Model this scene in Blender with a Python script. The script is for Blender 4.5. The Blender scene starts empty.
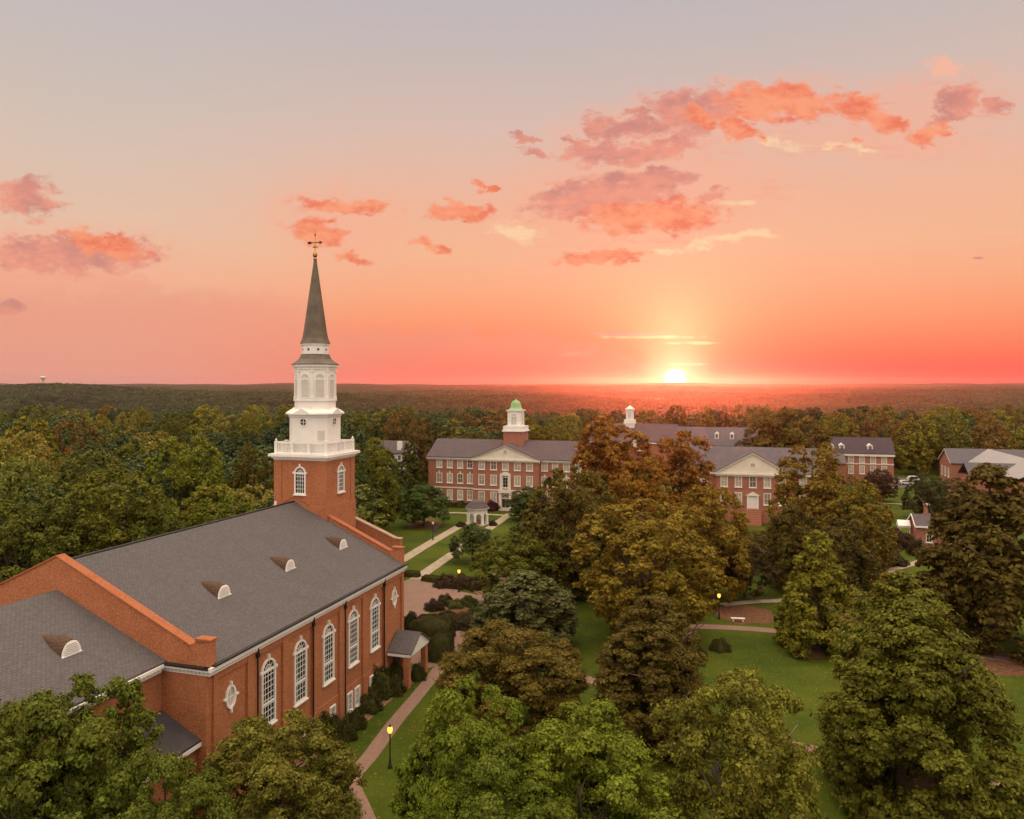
import bpy, math, random
import numpy as np
from mathutils import Vector, Matrix

SC = bpy.context.scene
COL = SC.collection
R_ = math.radians

# ------------------------------------------------------------------ camera
CAM_H, FPX = 33.0, 760.0
HORIZON = 385.0
cam_d = bpy.data.cameras.new("camera")
cam_d.sensor_width = 36.0
cam_d.lens = FPX / 1024 * 36.0
cam_d.clip_start, cam_d.clip_end = 0.5, 40000
cam = bpy.data.objects.new("camera", cam_d)
cam.location = (0, 0, CAM_H)
cam.rotation_euler = (R_(90), 0, 0)
cam_d.shift_y = -(409.5 - HORIZON) / 1024
COL.objects.link(cam)
SC.camera = cam

# ------------------------------------------------------------------ exposure / render
SC.view_settings.view_transform = 'Standard'
SC.view_settings.look = 'None'
SC.view_settings.exposure = 0.25
SC.view_settings.gamma = 1.0
SC.view_settings.use_curve_mapping = False
SC.render.engine = 'CYCLES'
SC.cycles.use_denoising = True
SC.cycles.max_bounces = 5
SC.cycles.diffuse_bounces = 2
SC.cycles.glossy_bounces = 2
SC.cycles.transmission_bounces = 3
SC.cycles.volume_bounces = 0
SC.cycles.use_adaptive_sampling = True
SC.cycles.adaptive_threshold = 0.02
SC.cycles.sample_clamp_indirect = 6.0

# ------------------------------------------------------------------ sun lamp and sky
SUN_AZ, SUN_EL = math.atan(163 / FPX), R_(2.2)
SKY_STR = 0.05
SUN_STR = 2.0
sd = bpy.data.lights.new("sun", 'SUN')
sd.energy, sd.angle, sd.color = SUN_STR, R_(1.2), (1.0, 0.13, 0.06)
sun = bpy.data.objects.new("sun", sd)
sun.rotation_euler = Vector((math.sin(SUN_AZ) * math.cos(SUN_EL), math.cos(SUN_AZ) * math.cos(SUN_EL), math.sin(SUN_EL))).to_track_quat('Z', 'Y').to_euler()
COL.objects.link(sun)


def lin(r, g, b):
    f = lambda c: (c / 255 / 12.92) if c <= 10.3 else ((c / 255 + 0.055) / 1.055) ** 2.4
    return (f(r), f(g), f(b), 1.0)


class NT:
    """small helper to write node trees as expressions"""
    def __init__(self, tree):
        self.t, self.n, self.l = tree, tree.nodes, tree.links
        self.n.clear()

    def node(self, kind, **kw):
        nd = self.n.new(kind)
        for k, v in kw.items():
            setattr(nd, k, v)
        return nd

    def put(self, sock, v):
        if hasattr(v, 'is_output'):
            self.l.new(v, sock)
        else:
            sock.default_value = v

    def m(self, op, a, b=None, c=None, clamp=False):
        nd = self.node('ShaderNodeMath', operation=op, use_clamp=clamp)
        self.put(nd.inputs[0], a)
        if b is not None:
            self.put(nd.inputs[1], b)
        if c is not None:
            self.put(nd.inputs[2], c)
        return nd.outputs[0]

    def ramp(self, fac, stops, interp='LINEAR'):
        nd = self.node('ShaderNodeValToRGB')
        nd.color_ramp.interpolation = interp
        el = nd.color_ramp.elements
        while len(el) > 1:
            el.remove(el[-1])
        el[0].position, el[0].color = stops[0]
        for p, c in stops[1:]:
            e = el.new(p)
            e.color = c
        self.put(nd.inputs[0], fac)
        return nd.outputs[0]

    def mix(self, fac, a, b, mode='MIX'):
        nd = self.node('ShaderNodeMix', data_type='RGBA', blend_type=mode)
        self.put(nd.inputs[0], fac)
        self.put(nd.inputs[6], a)
        self.put(nd.inputs[7], b)
        return nd.outputs[2]

    def noise(self, vec, scale, detail=4, rough=0.55, dims='3D'):
        nd = self.node('ShaderNodeTexNoise', noise_dimensions=dims)
        if vec is not None:
            self.l.new(vec, nd.inputs['Vector'])
        nd.inputs['Scale'].default_value = scale
        nd.inputs['Detail'].default_value = detail
        nd.inputs['Roughness'].default_value = rough
        return nd.outputs[0]

    def smooth(self, x, a, b):
        nd = self.node('ShaderNodeMapRange', interpolation_type='SMOOTHSTEP')
        self.put(nd.inputs[0], x)
        nd.inputs[1].default_value, nd.inputs[2].default_value = a, b
        return nd.outputs[0]


def build_world():
    w = bpy.data.worlds.new("World")
    SC.world = w
    w.use_nodes = True
    T = NT(w.node_tree)
    tc = T.node('ShaderNodeTexCoord')
    sp = T.node('ShaderNodeSeparateXYZ')
    T.l.new(tc.outputs['Generated'], sp.inputs[0])
    dx, dy, dz = sp.outputs
    yy = T.m('MAXIMUM', dy, 0.08)
    front = T.smooth(dy, 0.1, 0.4)
    u = T.m('DIVIDE', dx, yy)          # gnomonic sky coordinates about due north
    v = T.m('DIVIDE', dz, yy)
    el = T.m('MULTIPLY', T.m('ARCSINE', T.m('MAXIMUM', dz, 0.0)), 180 / math.pi / 90)   # 0..1 for 0..90 deg

    def st(rows):
        out = []
        for y, c in rows:
            e = math.degrees(math.atan((385 - y) / FPX)) / 90
            out.append((max(e, 0), lin(*c)))
        return out
    high_fill = [(0.34, (0.60, 0.53, 0.53, 1)), (0.50, (2.2, 1.82, 1.40, 1)), (1.0, (4.1, 3.4, 2.5, 1))]  # unseen upper sky, brightened and warmed to light the ground
    center = T.ramp(el, st([(385, (248, 78, 84)), (366, (251, 100, 86)), (345, (253, 130, 96)), (318, (254, 156, 114)), (288, (253, 173, 132)), (255, (248, 184, 145)), (205, (243, 184, 154)), (130, (222, 191, 177)), (50, (203, 188, 184)), (0, (196, 186, 188))]) + high_fill)
    left = T.ramp(el, st([(385, (226, 168, 162)), (362, (230, 164, 148)), (325, (238, 168, 142)), (285, (244, 184, 152)), (240, (234, 194, 168)), (180, (221, 196, 179)), (100, (207, 193, 186)), (0, (197, 188, 192))]) + high_fill)
    az = T.m('ARCTAN2', dx, dy)
    fl = T.smooth(az, -0.52, -0.10)
    base = T.mix(fl, left, center)
    # sky behind the viewer: pink, raised above the seen sky to light the walls
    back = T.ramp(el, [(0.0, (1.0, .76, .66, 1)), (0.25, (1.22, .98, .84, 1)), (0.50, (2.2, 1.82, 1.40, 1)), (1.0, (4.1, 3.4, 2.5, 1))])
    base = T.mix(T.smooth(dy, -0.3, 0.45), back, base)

    vec = T.node('ShaderNodeCombineXYZ')
    T.l.new(u, vec.inputs[0])
    T.l.new(T.m('MULTIPLY', v, 1.7), vec.inputs[1])
    n1 = T.noise(vec.outputs[0], 20, 8, 0.66)
    n2 = T.noise(vec.outputs[0], 46, 8, 0.63)
    ofs = T.node('ShaderNodeVectorMath', operation='ADD')
    T.l.new(vec.outputs[0], ofs.inputs[0])
    ofs.inputs[1].default_value = (3.1, 7.7, 2.0)
    n3 = T.noise(ofs.outputs[0], 20, 8, 0.66)
    uw = T.m('ADD', u, T.m('MULTIPLY', T.m('SUBTRACT', n1, 0.5), 0.085))
    vw = T.m('ADD', v, T.m('MULTIPLY', T.m('SUBTRACT', n3, 0.5), 0.055))

    def blob(px, py, rx, ry, ang=0.0, warp=True):
        cu, cv = (px - 512) / FPX, (385 - py) / FPX
        a = R_(ang)
        du = T.m('SUBTRACT', uw if warp else u, cu)
        dv = T.m('SUBTRACT', vw if warp else v, cv)
        ca, sa = math.cos(a), math.sin(a)
        p = T.m('ADD', T.m('MULTIPLY', du, ca / (rx / FPX)), T.m('MULTIPLY', dv, sa / (rx / FPX)))
        q = T.m('ADD', T.m('MULTIPLY', du, -sa / (ry / FPX)), T.m('MULTIPLY', dv, ca / (ry / FPX)))
        return T.m('ADD', T.m('MULTIPLY', p, p), T.m('MULTIPLY', q, q))

    def field(lst):
        cur = None
        for b in lst:
            d = blob(b[0], b[1], b[2] * 1.22, b[3] * 1.22, b[4], b[3] > 3)
            cur = d if cur is None else T.m('MINIMUM', cur, d)
        return T.m('SUBTRACT', 1.0, cur)

    def cover(f, lo, hi, amp):
        f2 = T.m('ADD', f, T.m('MULTIPLY', T.m('SUBTRACT', n2, 0.5), amp))
        return T.m('MULTIPLY', T.smooth(f2, lo, hi), front)

    col = base
    # soft far banks
    bank = field([(135, 345, 190, 50, 2), (40, 290, 110, 20, 0), (420, 372, 200, 40, 0)])
    col = T.mix(T.m('MULTIPLY', cover(bank, -0.10, 0.55, 0.9), 0.55), col, lin(238, 152, 130))
    veil = field([(850, 138, 135, 20, -4), (640, 195, 140, 62, 12), (700, 120, 150, 34, 10), (900, 110, 110, 34, 10), (340, 225, 70, 40, -12), (60, 262, 120, 34, 0)])
    col = T.mix(T.m('MULTIPLY', cover(veil, -0.3, 1.1, 1.6), 0.55), col, lin(252, 176, 146))
    # thin torn streaks between the clouds at upper right
    sv = T.node('ShaderNodeMapping')
    sv.inputs['Rotation'].default_value = (0, 0, R_(-14))
    sv.inputs['Scale'].default_value = (9, 42, 1)
    T.l.new(vec.outputs[0], sv.inputs['Vector'])
    ns = T.noise(sv.outputs[0], 1.0, 7, 0.62)
    zone = field([(720, 150, 170, 60, 6), (930, 120, 90, 40, 8), (620, 215, 110, 50, 4)])
    col = T.mix(T.m('MULTIPLY', T.m('MULTIPLY', T.smooth(ns, 0.52, 0.72), T.smooth(zone, 0.0, 0.8)), T.m('MULTIPLY', front, 0.6)), col, lin(248, 158, 132))
    # bright rims lit from below
    rim = field([(690, 247, 62, 5, 9), (738, 238, 42, 6, 3), (520, 232, 26, 9, -8), (650, 337, 50, 2.0, 0), (692, 343, 34, 1.6, 0), (770, 142, 40, 5, -8), (850, 150, 34, 4, -4), (690, 364, 22, 1.8, 0), (735, 203, 24, 3, 0)])
    col = T.mix(T.m('MULTIPLY', cover(rim, 0.0, 1.2, 3.2), 0.7), col, lin(255, 222, 172))
    # mauve clouds
    ma = field([(28, 198, 36, 19, -10), (70, 254, 88, 19, 0), (10, 309, 24, 5, 0), (602, 128, 19, 14, -15), (578, 144, 13, 6, -8), (628, 154, 48, 11, 6), (523, 138, 16, 3.6, -14), (535, 153, 13, 6, -10), (680, 114, 30, 22, -25), (716, 104, 26, 16, -20), (605, 196, 72, 19, 8), (640, 112, 16, 6, 0), (660, 178, 34, 9, 0), (600, 150, 40, 7, 6), (664, 146, 34, 7, 8), (640, 128, 30, 9, 0), (958, 98, 26, 12, 28), (995, 106, 18, 8, 0), (950, 118, 20, 8, 10), (712, 193, 16, 5, 20), (630, 334, 36, 2.2, 0), (978, 258, 5, 1.2, 0), (582, 353, 26, 2.0, 6)])
    mcol = T.mix(T.smooth(n3, 0.34, 0.62), lin(206, 136, 126), lin(240, 154, 130))
    col = T.mix(T.m('MULTIPLY', cover(ma, -0.08, 0.80, 2.5), 0.95), col, mcol)
    # orange clouds
    orr = field([(342, 206, 46, 9, -4), (318, 234, 29, 12, -10), (353, 261, 15, 6, -20), (460, 213, 32, 10, -4), (433, 246, 16, 5, -14), (482, 185, 10, 4, -20), (650, 216, 70, 17, 2), (602, 257, 44, 6.5, 5), (770, 98, 44, 16, 0), (802, 103, 34, 15, -12), (858, 107, 30, 15, -16), (735, 128, 24, 9, -22), (758, 112, 30, 10, -10), (700, 118, 20, 8, -20), (890, 122, 22, 8, -8), (930, 134, 24, 8, 10), (860, 140, 9, 4, 0), (105, 246, 40, 12, -12)])
    ocol = T.mix(T.smooth(n1, 0.34, 0.62), lin(240, 116, 84), lin(255, 160, 118))
    col = T.mix(T.m('MULTIPLY', cover(orr, -0.08, 0.78, 2.4), 0.96), col, ocol)
    pale = field([(944, 66, 18, 9, -10)])
    col = T.mix(T.m('MULTIPLY', cover(pale, -0.2, 1.0, 2.2), 0.8), col, lin(255, 186, 156))

    # glow about the setting sun
    def gauss(px, py, rx, ry):
        d = blob(px, py, rx, ry, 0, False)
        return T.m('MULTIPLY', T.m('EXPONENT', T.m('MULTIPLY', d, -1.0)), front)
    col = T.mix(T.m('MULTIPLY', gauss(676, 388, 250, 27), 0.85), col, lin(247, 78, 80))
    for px, py, rx, ry, c, k in [(675, 318, 84, 56, (0.01, 0.13, 0.06, 1), 1.0), (676, 346, 34, 40, (0.04, 0.26, 0.13, 1), 1.0),
                                 (676, 377, 24, 20, (0.7, 0.55, 0.30, 1), 1.0), (676, 372, 60, 34, (0.12, 0.03, 0.01, 1), 1.0)]:
        nd = T.node('ShaderNodeMix', data_type='RGBA', blend_type='ADD')
        T.put(nd.inputs[0], gauss(px, py, rx, ry))
        T.put(nd.inputs[6], col)
        nd.inputs[7].default_value = c
        col = nd.outputs[2]
    disc = T.m('MULTIPLY', T.smooth(blob(675, 380, 7.5, 7.5, 0, False), 3.2, 0.1), front)
    col = T.mix(disc, col, (3.0, 2.6, 1.9, 1))

    sky = T.node('ShaderNodeTexSky', sky_type='NISHITA')
    sky.sun_disc = False
    sky.sun_elevation, sky.sun_rotation = SUN_EL, SUN_AZ
    sky.air_density, sky.dust_density, sky.ozone_density = 1.0, 0.0, 1.0
    b1 = T.node('ShaderNodeBackground')
    T.l.new(sky.outputs[0], b1.inputs[0])
    b1.inputs[1].default_value = SKY_STR
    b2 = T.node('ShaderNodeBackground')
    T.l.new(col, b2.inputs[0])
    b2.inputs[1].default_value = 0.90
    ad = T.node('ShaderNodeMixShader')
    ad.inputs[0].default_value = 0.88
    T.l.new(b1.outputs[0], ad.inputs[1])
    T.l.new(b2.outputs[0], ad.inputs[2])
    o = T.node('ShaderNodeOutputWorld')
    T.l.new(ad.outputs[0], o.inputs[0])
    w.cycles.sampling_method = 'MANUAL'
    w.cycles.sample_map_resolution = 512


build_world()

# ------------------------------------------------------------------ picture geometry -> places in the world


def ray(px, py):
    return Vector(((px - 512) / FPX, 1.0, (HORIZON - py) / FPX))


def gnd(px, py, z=0.0):
    r = ray(px, py)
    t = (z - CAM_H) / r.z
    return Vector((r.x * t, r.y * t, z))


def at(px, py, Y):
    r = ray(px, py)
    t = Y / r.y
    return Vector((r.x * t, Y, CAM_H + r.z * t))


def to_px(x, y, z):
    return 512 + FPX * x / y, HORIZON - FPX * (z - CAM_H) / y


# ------------------------------------------------------------------ objects
def tag(o, label=None, cat=None, group=None, kind=None):
    for k, val in (('label', label), ('category', cat), ('group', group), ('kind', kind)):
        if val:
            o[k] = val
    return o


def empty(name, loc, rz=0.0, label=None, cat=None, group=None, scale=(1, 1, 1)):
    o = bpy.data.objects.new(name, None)
    o.empty_display_size = 0.5
    o.location, o.rotation_euler, o.scale = loc, (0, 0, rz), scale
    COL.objects.link(o)
    return tag(o, label, cat, group)


class MB:
    def __init__(self):
        self.v, self.f, self.sm = [], [], []

    def add(self, pts, faces, smooth=False):
        b = len(self.v)
        self.v += [tuple(p) for p in pts]
        for f in faces:
            self.f.append([b + i for i in f])
            self.sm.append(smooth)

    def poly(self, *pts):
        self.add(pts, [list(range(len(pts)))])

    def box(self, x0, x1, y0, y1, z0, z1):
        p = [(x0, y0, z0), (x1, y0, z0), (x1, y1, z0), (x0, y1, z0), (x0, y0, z1), (x1, y0, z1), (x1, y1, z1), (x0, y1, z1)]
        self.add(p, [[0, 3, 2, 1], [4, 5, 6, 7], [0, 1, 5, 4], [1, 2, 6, 5], [2, 3, 7, 6], [3, 0, 4, 7]])

    def obox(self, o, a, n, a0, a1, n0, n1, z0, z1):
        """box in a wall frame: o origin on the wall, a along it, n out of it"""
        o, a, n = Vector(o), Vector(a), Vector(n)
        pt = lambda s, d, z: o + a * s + n * d + Vector((0, 0, z))
        p = [pt(a0, n0, z0), pt(a1, n0, z0), pt(a1, n1, z0), pt(a0, n1, z0), pt(a0, n0, z1), pt(a1, n0, z1), pt(a1, n1, z1), pt(a0, n1, z1)]
        self.add(p, [[0, 3, 2, 1], [4, 5, 6, 7], [0, 1, 5, 4], [1, 2, 6, 5], [2, 3, 7, 6], [3, 0, 4, 7]])

    def loft(self, rings, cap0=True, cap1=True, smooth=False):
        """rings: lists of equal length; skin them"""
        n = len(rings[0])
        pts = [p for r in rings for p in r]
        fs = []
        for k in range(len(rings) - 1):
            for i in range(n):
                j = (i + 1) % n
                fs.append([k * n + i, k * n + j, (k + 1) * n + j, (k + 1) * n + i])
        self.add(pts, fs, smooth)
        if cap0:
            self.add(rings[0], [list(range(n))[::-1]])
        if cap1:
            self.add(rings[-1], [list(range(n))])

    def lathe(self, cx, cy, prof, n=8, rot=0.0, smooth=False):
        """prof: [(radius, z)]"""
        rings = [[(cx + r * math.cos(rot + 2 * math.pi * i / n), cy + r * math.sin(rot + 2 * math.pi * i / n), z) for i in range(n)] for r, z in prof]
        self.loft(rings, smooth=smooth)

    def tube(self, path, rad, n=6):
        rings = []
        for i, p in enumerate(path):
            p = Vector(p)
            a = Vector(path[max(i - 1, 0)])
            b = Vector(path[min(i + 1, len(path) - 1)])
            d = (b - a).normalized()
            s = d.cross(Vector((0.31, 0.94, 0.13))).normalized()
            t = d.cross(s)
            r = rad[i] if isinstance(rad, (list, tuple)) else rad
            rings.append([p + s * (r * math.cos(2 * math.pi * k / n)) + t * (r * math.sin(2 * math.pi * k / n)) for k in range(n)])
        self.loft(rings, smooth=True)

    def prism(self, prof, lo, hi, axis='y'):
        """prof: polygon in (h, z); extruded along the other horizontal axis"""
        f = (lambda h, z, t: (h, t, z)) if axis == 'y' else (lambda h, z, t: (t, h, z))
        self.loft([[f(h, z, lo) for h, z in prof], [f(h, z, hi) for h, z in prof]])

    def ring2(self, inner, outer, place, d0, d1):
        """a flat frame between two outlines, d1 proud of the wall"""
        n = len(inner)
        I0, I1 = [place(s, z, d0) for s, z in inner], [place(s, z, d1) for s, z in inner]
        O0, O1 = [place(s, z, d0) for s, z in outer], [place(s, z, d1) for s, z in outer]
        fs = []
        for i in range(n):
            j = (i + 1) % n
            fs += [[3 * n + i, n + i, n + j, 3 * n + j], [n + i, i, j, n + j], [2 * n + i, 3 * n + i, 3 * n + j, 2 * n + j]]
        self.add(I0 + I1 + O0 + O1, fs)

    def build(self, name, mat, parent=None, bevel=0.0):
        me = bpy.data.meshes.new(name)
        me.from_pydata(self.v, [], self.f)
        me.materials.append(mat)
        me.polygons.foreach_set('use_smooth', self.sm)
        import bmesh
        bm = bmesh.new()
        bm.from_mesh(me)
        bmesh.ops.recalc_face_normals(bm, faces=bm.faces)
        bm.to_mesh(me)
        bm.free()
        uv = me.uv_layers.new(name='metres')
        Z = Vector((0, 0, 1))
        for p in me.polygons:
            nrm = p.normal
            t = Z.cross(nrm)
            t = t.normalized() if t.length > 0.02 else Vector((1, 0, 0))
            b = nrm.cross(t)
            for li in p.loop_indices:
                co = me.vertices[me.loops[li].vertex_index].co
                uv.data[li].uv = (co.dot(t), co.dot(b))
        o = bpy.data.objects.new(name, me)
        COL.objects.link(o)
        if parent:
            o.parent = parent
        if bevel:
            md = o.modifiers.new('bevel', 'BEVEL')
            md.width, md.segments, md.limit_method = bevel, 2, 'ANGLE'
        return o


# ------------------------------------------------------------------ materials
MATS = {}


def mat(name):
    m = bpy.data.materials.new(name)
    m.use_nodes = True
    T = NT(m.node_tree)
    return m, T


def finish(T, color, rough=0.8, bump=None, bump_d=0.02, spec=0.3, metal=0.0):
    p = T.node('ShaderNodeBsdfPrincipled')
    T.put(p.inputs['Base Color'], color)
    T.put(p.inputs['Roughness'], rough)
    p.inputs['Specular IOR Level'].default_value = spec
    p.inputs['Metallic'].default_value = metal
    if bump is not None:
        b = T.node('ShaderNodeBump')
        b.inputs['Strength'].default_value = 0.6
        b.inputs['Distance'].default_value = bump_d
        T.l.new(bump, b.inputs['Height'])
        T.l.new(b.outputs[0], p.inputs['Normal'])
    o = T.node('ShaderNodeOutputMaterial')
    T.l.new(p.outputs[0], o.inputs[0])


def m_plain(name, c, rough=0.7, var=0.12, scale=0.8, spec=0.3, metal=0.0):
    m, T = mat(name)
    tc = T.node('ShaderNodeTexCoord')
    n = T.noise(tc.outputs['Object'], scale, 5, 0.6)
    c = tuple(c) + (1,)
    lo = tuple(x * (1 - var) for x in c[:3]) + (1,)
    hi = tuple(min(x * (1 + var), 1) for x in c[:3]) + (1,)
    finish(T, T.mix(T.smooth(n, 0.3, 0.7), lo, hi), rough, spec=spec, metal=metal)
    MATS[name] = m
    return m


def m_brick(name, c1, c2, mortar, bw=0.23, bh=0.078, weather=0.25, row_off=0.5):
    m, T = mat(name)
    uvn = T.node('ShaderNodeUVMap')
    br = T.node('ShaderNodeTexBrick')
    T.l.new(uvn.outputs[0], br.inputs['Vector'])
    br.offset = row_off
    br.inputs['Color1'].default_value = tuple(c1) + (1,)
    br.inputs['Color2'].default_value = tuple(c2) + (1,)
    br.inputs['Mortar'].default_value = tuple(mortar) + (1,)
    br.inputs['Scale'].default_value = 1.0
    br.inputs['Mortar Size'].default_value = 0.006 if bw < 0.3 else 0.024
    br.inputs['Brick Width'].default_value = bw
    br.inputs['Row Height'].default_value = bh
    n = T.noise(uvn.outputs[0], 0.45, 6, 0.6)
    n2 = T.noise(uvn.outputs[0], 3.0, 3, 0.6)
    c = T.mix(T.m('MULTIPLY', T.smooth(n, 0.35, 0.7), weather * 2), br.outputs[0], tuple(x * 0.62 for x in c1) + (1,))
    c = T.mix(T.m('MULTIPLY', T.smooth(n2, 0.4, 0.75), weather * 1.6), c, tuple(min(1, x * 1.55) for x in c2) + (1,))
    mp = T.node('ShaderNodeMapping')
    mp.inputs['Scale'].default_value = (1.4, 0.16, 1)
    T.l.new(uvn.outputs[0], mp.inputs['Vector'])
    n4 = T.noise(mp.outputs[0], 1.0, 5, 0.65)
    c = T.mix(T.m('MULTIPLY', T.smooth(n4, 0.5, 0.75), weather * 1.3), c, tuple(x * 0.5 for x in c1) + (1,))
    n6 = T.noise(uvn.outputs[0], 6.0, 3, 0.7)
    c = T.mix(T.m('MULTIPLY', T.smooth(n6, 0.42, 0.7), weather * 1.7), c, tuple(min(1, x * 1.25) for x in mortar) + (1,))
    finish(T, c, 0.9, br.outputs[1], -0.012 if bw < 0.3 else -0.02, spec=0.2)
    MATS[name] = m
    return m


m_brick('brick', (0.45, 0.140, 0.055), (0.30, 0.088, 0.036), (0.50, 0.29, 0.17))
m_brick('brick_hall', (0.40, 0.138, 0.085), (0.30, 0.100, 0.064), (0.42, 0.28, 0.21))
m_brick('slate', (0.132, 0.119, 0.127), (0.102, 0.092, 0.099), (0.070, 0.060, 0.058), 0.36, 0.22, 0.22)
m_brick('slate_dark', (0.085, 0.062, 0.078), (0.065, 0.048, 0.060), (0.03, 0.024, 0.03), 0.5, 0.30, 0.2)
m_brick('slate_hall', (0.135, 0.105, 0.115), (0.10, 0.078, 0.088), (0.05, 0.04, 0.045), 0.5, 0.30, 0.2)
m_brick('slate_blue', (0.145, 0.130, 0.150), (0.11, 0.098, 0.115), (0.05, 0.05, 0.06), 0.5, 0.30, 0.2)
m_brick('pavers', (0.27, 0.16, 0.125), (0.20, 0.118, 0.095), (0.24, 0.17, 0.14), 0.22, 0.11, 0.25)
m_brick('copper_shingle', (0.13, 0.078, 0.054), (0.095, 0.056, 0.040), (0.05, 0.03, 0.02), 0.4, 0.22, 0.2)
m_plain('white_paint', (0.80, 0.78, 0.75), 0.5, 0.05, 0.6)
m_plain('cream_paint', (0.74, 0.69, 0.60), 0.55, 0.06, 0.6)
m_plain('spire_copper', (0.108, 0.082, 0.056), 0.5, 0.25, 0.9, 0.5)
m_plain('green_copper', (0.24, 0.40, 0.20), 0.55, 0.2, 1.5)
m_plain('dark_metal', (0.02, 0.02, 0.02), 0.4, 0.1)
m_plain('gold', (0.35, 0.20, 0.06), 0.35, 0.1, 2, 0.5, 0.8)
m_plain('glass', (0.018, 0.022, 0.028), 0.12, 0.3, 0.7, 0.6)
m_plain('pale_pane', (0.52, 0.47, 0.38), 0.25, 0.28, 0.9, 0.5)
m_plain('louver', (0.58, 0.56, 0.53), 0.6, 0.05)
m_plain('stone', (0.48, 0.42, 0.36), 0.85, 0.1, 1.2)
m_plain('concrete', (0.34, 0.27, 0.21), 0.9, 0.22, 0.9)
m_plain('pale_metal_roof', (0.29, 0.27, 0.275), 0.55, 0.05, 0.3)
m_plain('dark_roof', (0.055, 0.048, 0.056), 0.8, 0.2, 0.6)
m_plain('maroon', (0.16, 0.03, 0.03), 0.6, 0.1)
m_plain('door_dark', (0.05, 0.025, 0.02), 0.5, 0.1)
m_plain('car_white', (0.75, 0.74, 0.72), 0.25, 0.02, 0.5, 0.5)
m_plain('tyre', (0.015, 0.015, 0.015), 0.85, 0.1)
m_plain('bark', (0.085, 0.058, 0.040), 0.95, 0.35, 2.5)
m_plain('pale_bark', (0.30, 0.25, 0.19), 0.95, 0.35, 2.5)
m_brick('coping_brick', (0.40, 0.105, 0.038), (0.30, 0.080, 0.030), (0.36, 0.2, 0.12))
m_plain('sandstone', (0.36, 0.23, 0.16), 0.9, 0.2, 1.0)
m_plain('mulch', (0.13, 0.058, 0.030), 0.97, 0.4, 2.2)
m_plain('pine_straw', (0.22, 0.12, 0.075), 0.97, 0.3, 2.0)
m_plain('asphalt', (0.10, 0.09, 0.085), 0.9, 0.15, 0.4)
m_plain('flower', (0.75, 0.55, 0.55), 0.8, 0.3, 5)
m_plain('banner_cloth', (0.10, 0.06, 0.10), 0.8, 0.1)


def m_blinds():
    m, T = mat('pale_pane')
    oi = T.node('ShaderNodeObjectInfo')
    tc = T.node('ShaderNodeTexCoord')
    n = T.noise(tc.outputs['Object'], 1.3, 3, 0.5)
    c = T.ramp(oi.outputs['Random'], [(0.0, (0.50, 0.45, 0.37, 1)), (0.45, (0.58, 0.52, 0.43, 1)), (0.62, (0.32, 0.27, 0.20, 1)), (0.72, (0.10, 0.085, 0.07, 1)), (0.80, (0.44, 0.38, 0.29, 1)), (1.0, (0.62, 0.56, 0.47, 1))])
    finish(T, T.mix(T.smooth(n, 0.35, 0.7), c, T.mix(1.0, c, (0.7, 0.68, 0.66, 1), 'MULTIPLY')), 0.2, spec=0.5)
    MATS['pale_pane'] = m


m_blinds()


def m_dark_glass():
    m, T = mat('glass')
    oi = T.node('ShaderNodeObjectInfo')
    tc = T.node('ShaderNodeTexCoord')
    n = T.noise(tc.outputs['Object'], 1.1, 4, 0.6)
    c = T.ramp(T.m('ADD', T.m('MULTIPLY', oi.outputs['Random'], 0.5), T.m('MULTIPLY', n, 0.5)), [(0.0, (0.010, 0.011, 0.014, 1)), (0.45, (0.022, 0.024, 0.028, 1)), (0.62, (0.075, 0.070, 0.066, 1)), (1.0, (0.15, 0.13, 0.11, 1))])
    finish(T, c, T.m('ADD', 0.05, T.m('MULTIPLY', n, 0.18)), spec=0.6)
    MATS['glass'] = m


m_dark_glass()


def m_lamp():
    m, T = mat('lamp_glow')
    e = T.node('ShaderNodeEmission')
    e.inputs[0].default_value = (1.0, 0.42, 0.07, 1)
    e.inputs[1].default_value = 2.2
    o = T.node('ShaderNodeOutputMaterial')
    T.l.new(e.outputs[0], o.inputs[0])
    MATS['lamp_glow'] = m


m_lamp()


def m_leaf(name, rough=0.6, trans=0.20):
    m, T = mat(name)
    oi = T.node('ShaderNodeObjectInfo')
    ge = T.node('ShaderNodeNewGeometry')
    rnd = ge.outputs['Random Per Island']
    tc = T.node('ShaderNodeTexCoord')
    n = T.noise(tc.outputs['Object'], 0.45, 3, 0.6)
    k = T.m('ADD', T.m('MULTIPLY', rnd, 0.95), 0.58)
    k = T.m('MULTIPLY', k, T.m('ADD', T.m('MULTIPLY', T.smooth(n, 0.3, 0.7), 0.40), 0.80))
    hsv = T.node('ShaderNodeHueSaturation')
    T.l.new(T.m('ADD', 0.472, T.m('ADD', T.m('MULTIPLY', rnd, 0.022), T.m('MULTIPLY', n, 0.022))), hsv.inputs['Hue'])
    hsv.inputs['Saturation'].default_value = 1.0
    T.l.new(k, hsv.inputs['Value'])
    T.l.new(oi.outputs['Color'], hsv.inputs['Color'])
    d = T.node('ShaderNodeBsdfPrincipled')
    T.l.new(hsv.outputs[0], d.inputs['Base Color'])
    d.inputs['Roughness'].default_value = rough
    d.inputs['Specular IOR Level'].default_value = 0.08
    tr = T.node('ShaderNodeBsdfTranslucent')
    T.l.new(T.mix(1.0, hsv.outputs[0], (1.5, 1.35, 0.7, 1), 'MULTIPLY'), tr.inputs[0])
    mx = T.node('ShaderNodeMixShader')
    mx.inputs[0].default_value = trans
    T.l.new(d.outputs[0], mx.inputs[1])
    T.l.new(tr.outputs[0], mx.inputs[2])
    o = T.node('ShaderNodeOutputMaterial')
    T.l.new(mx.outputs[0], o.inputs[0])
    MATS[name] = m


m_leaf('leaf')


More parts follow.
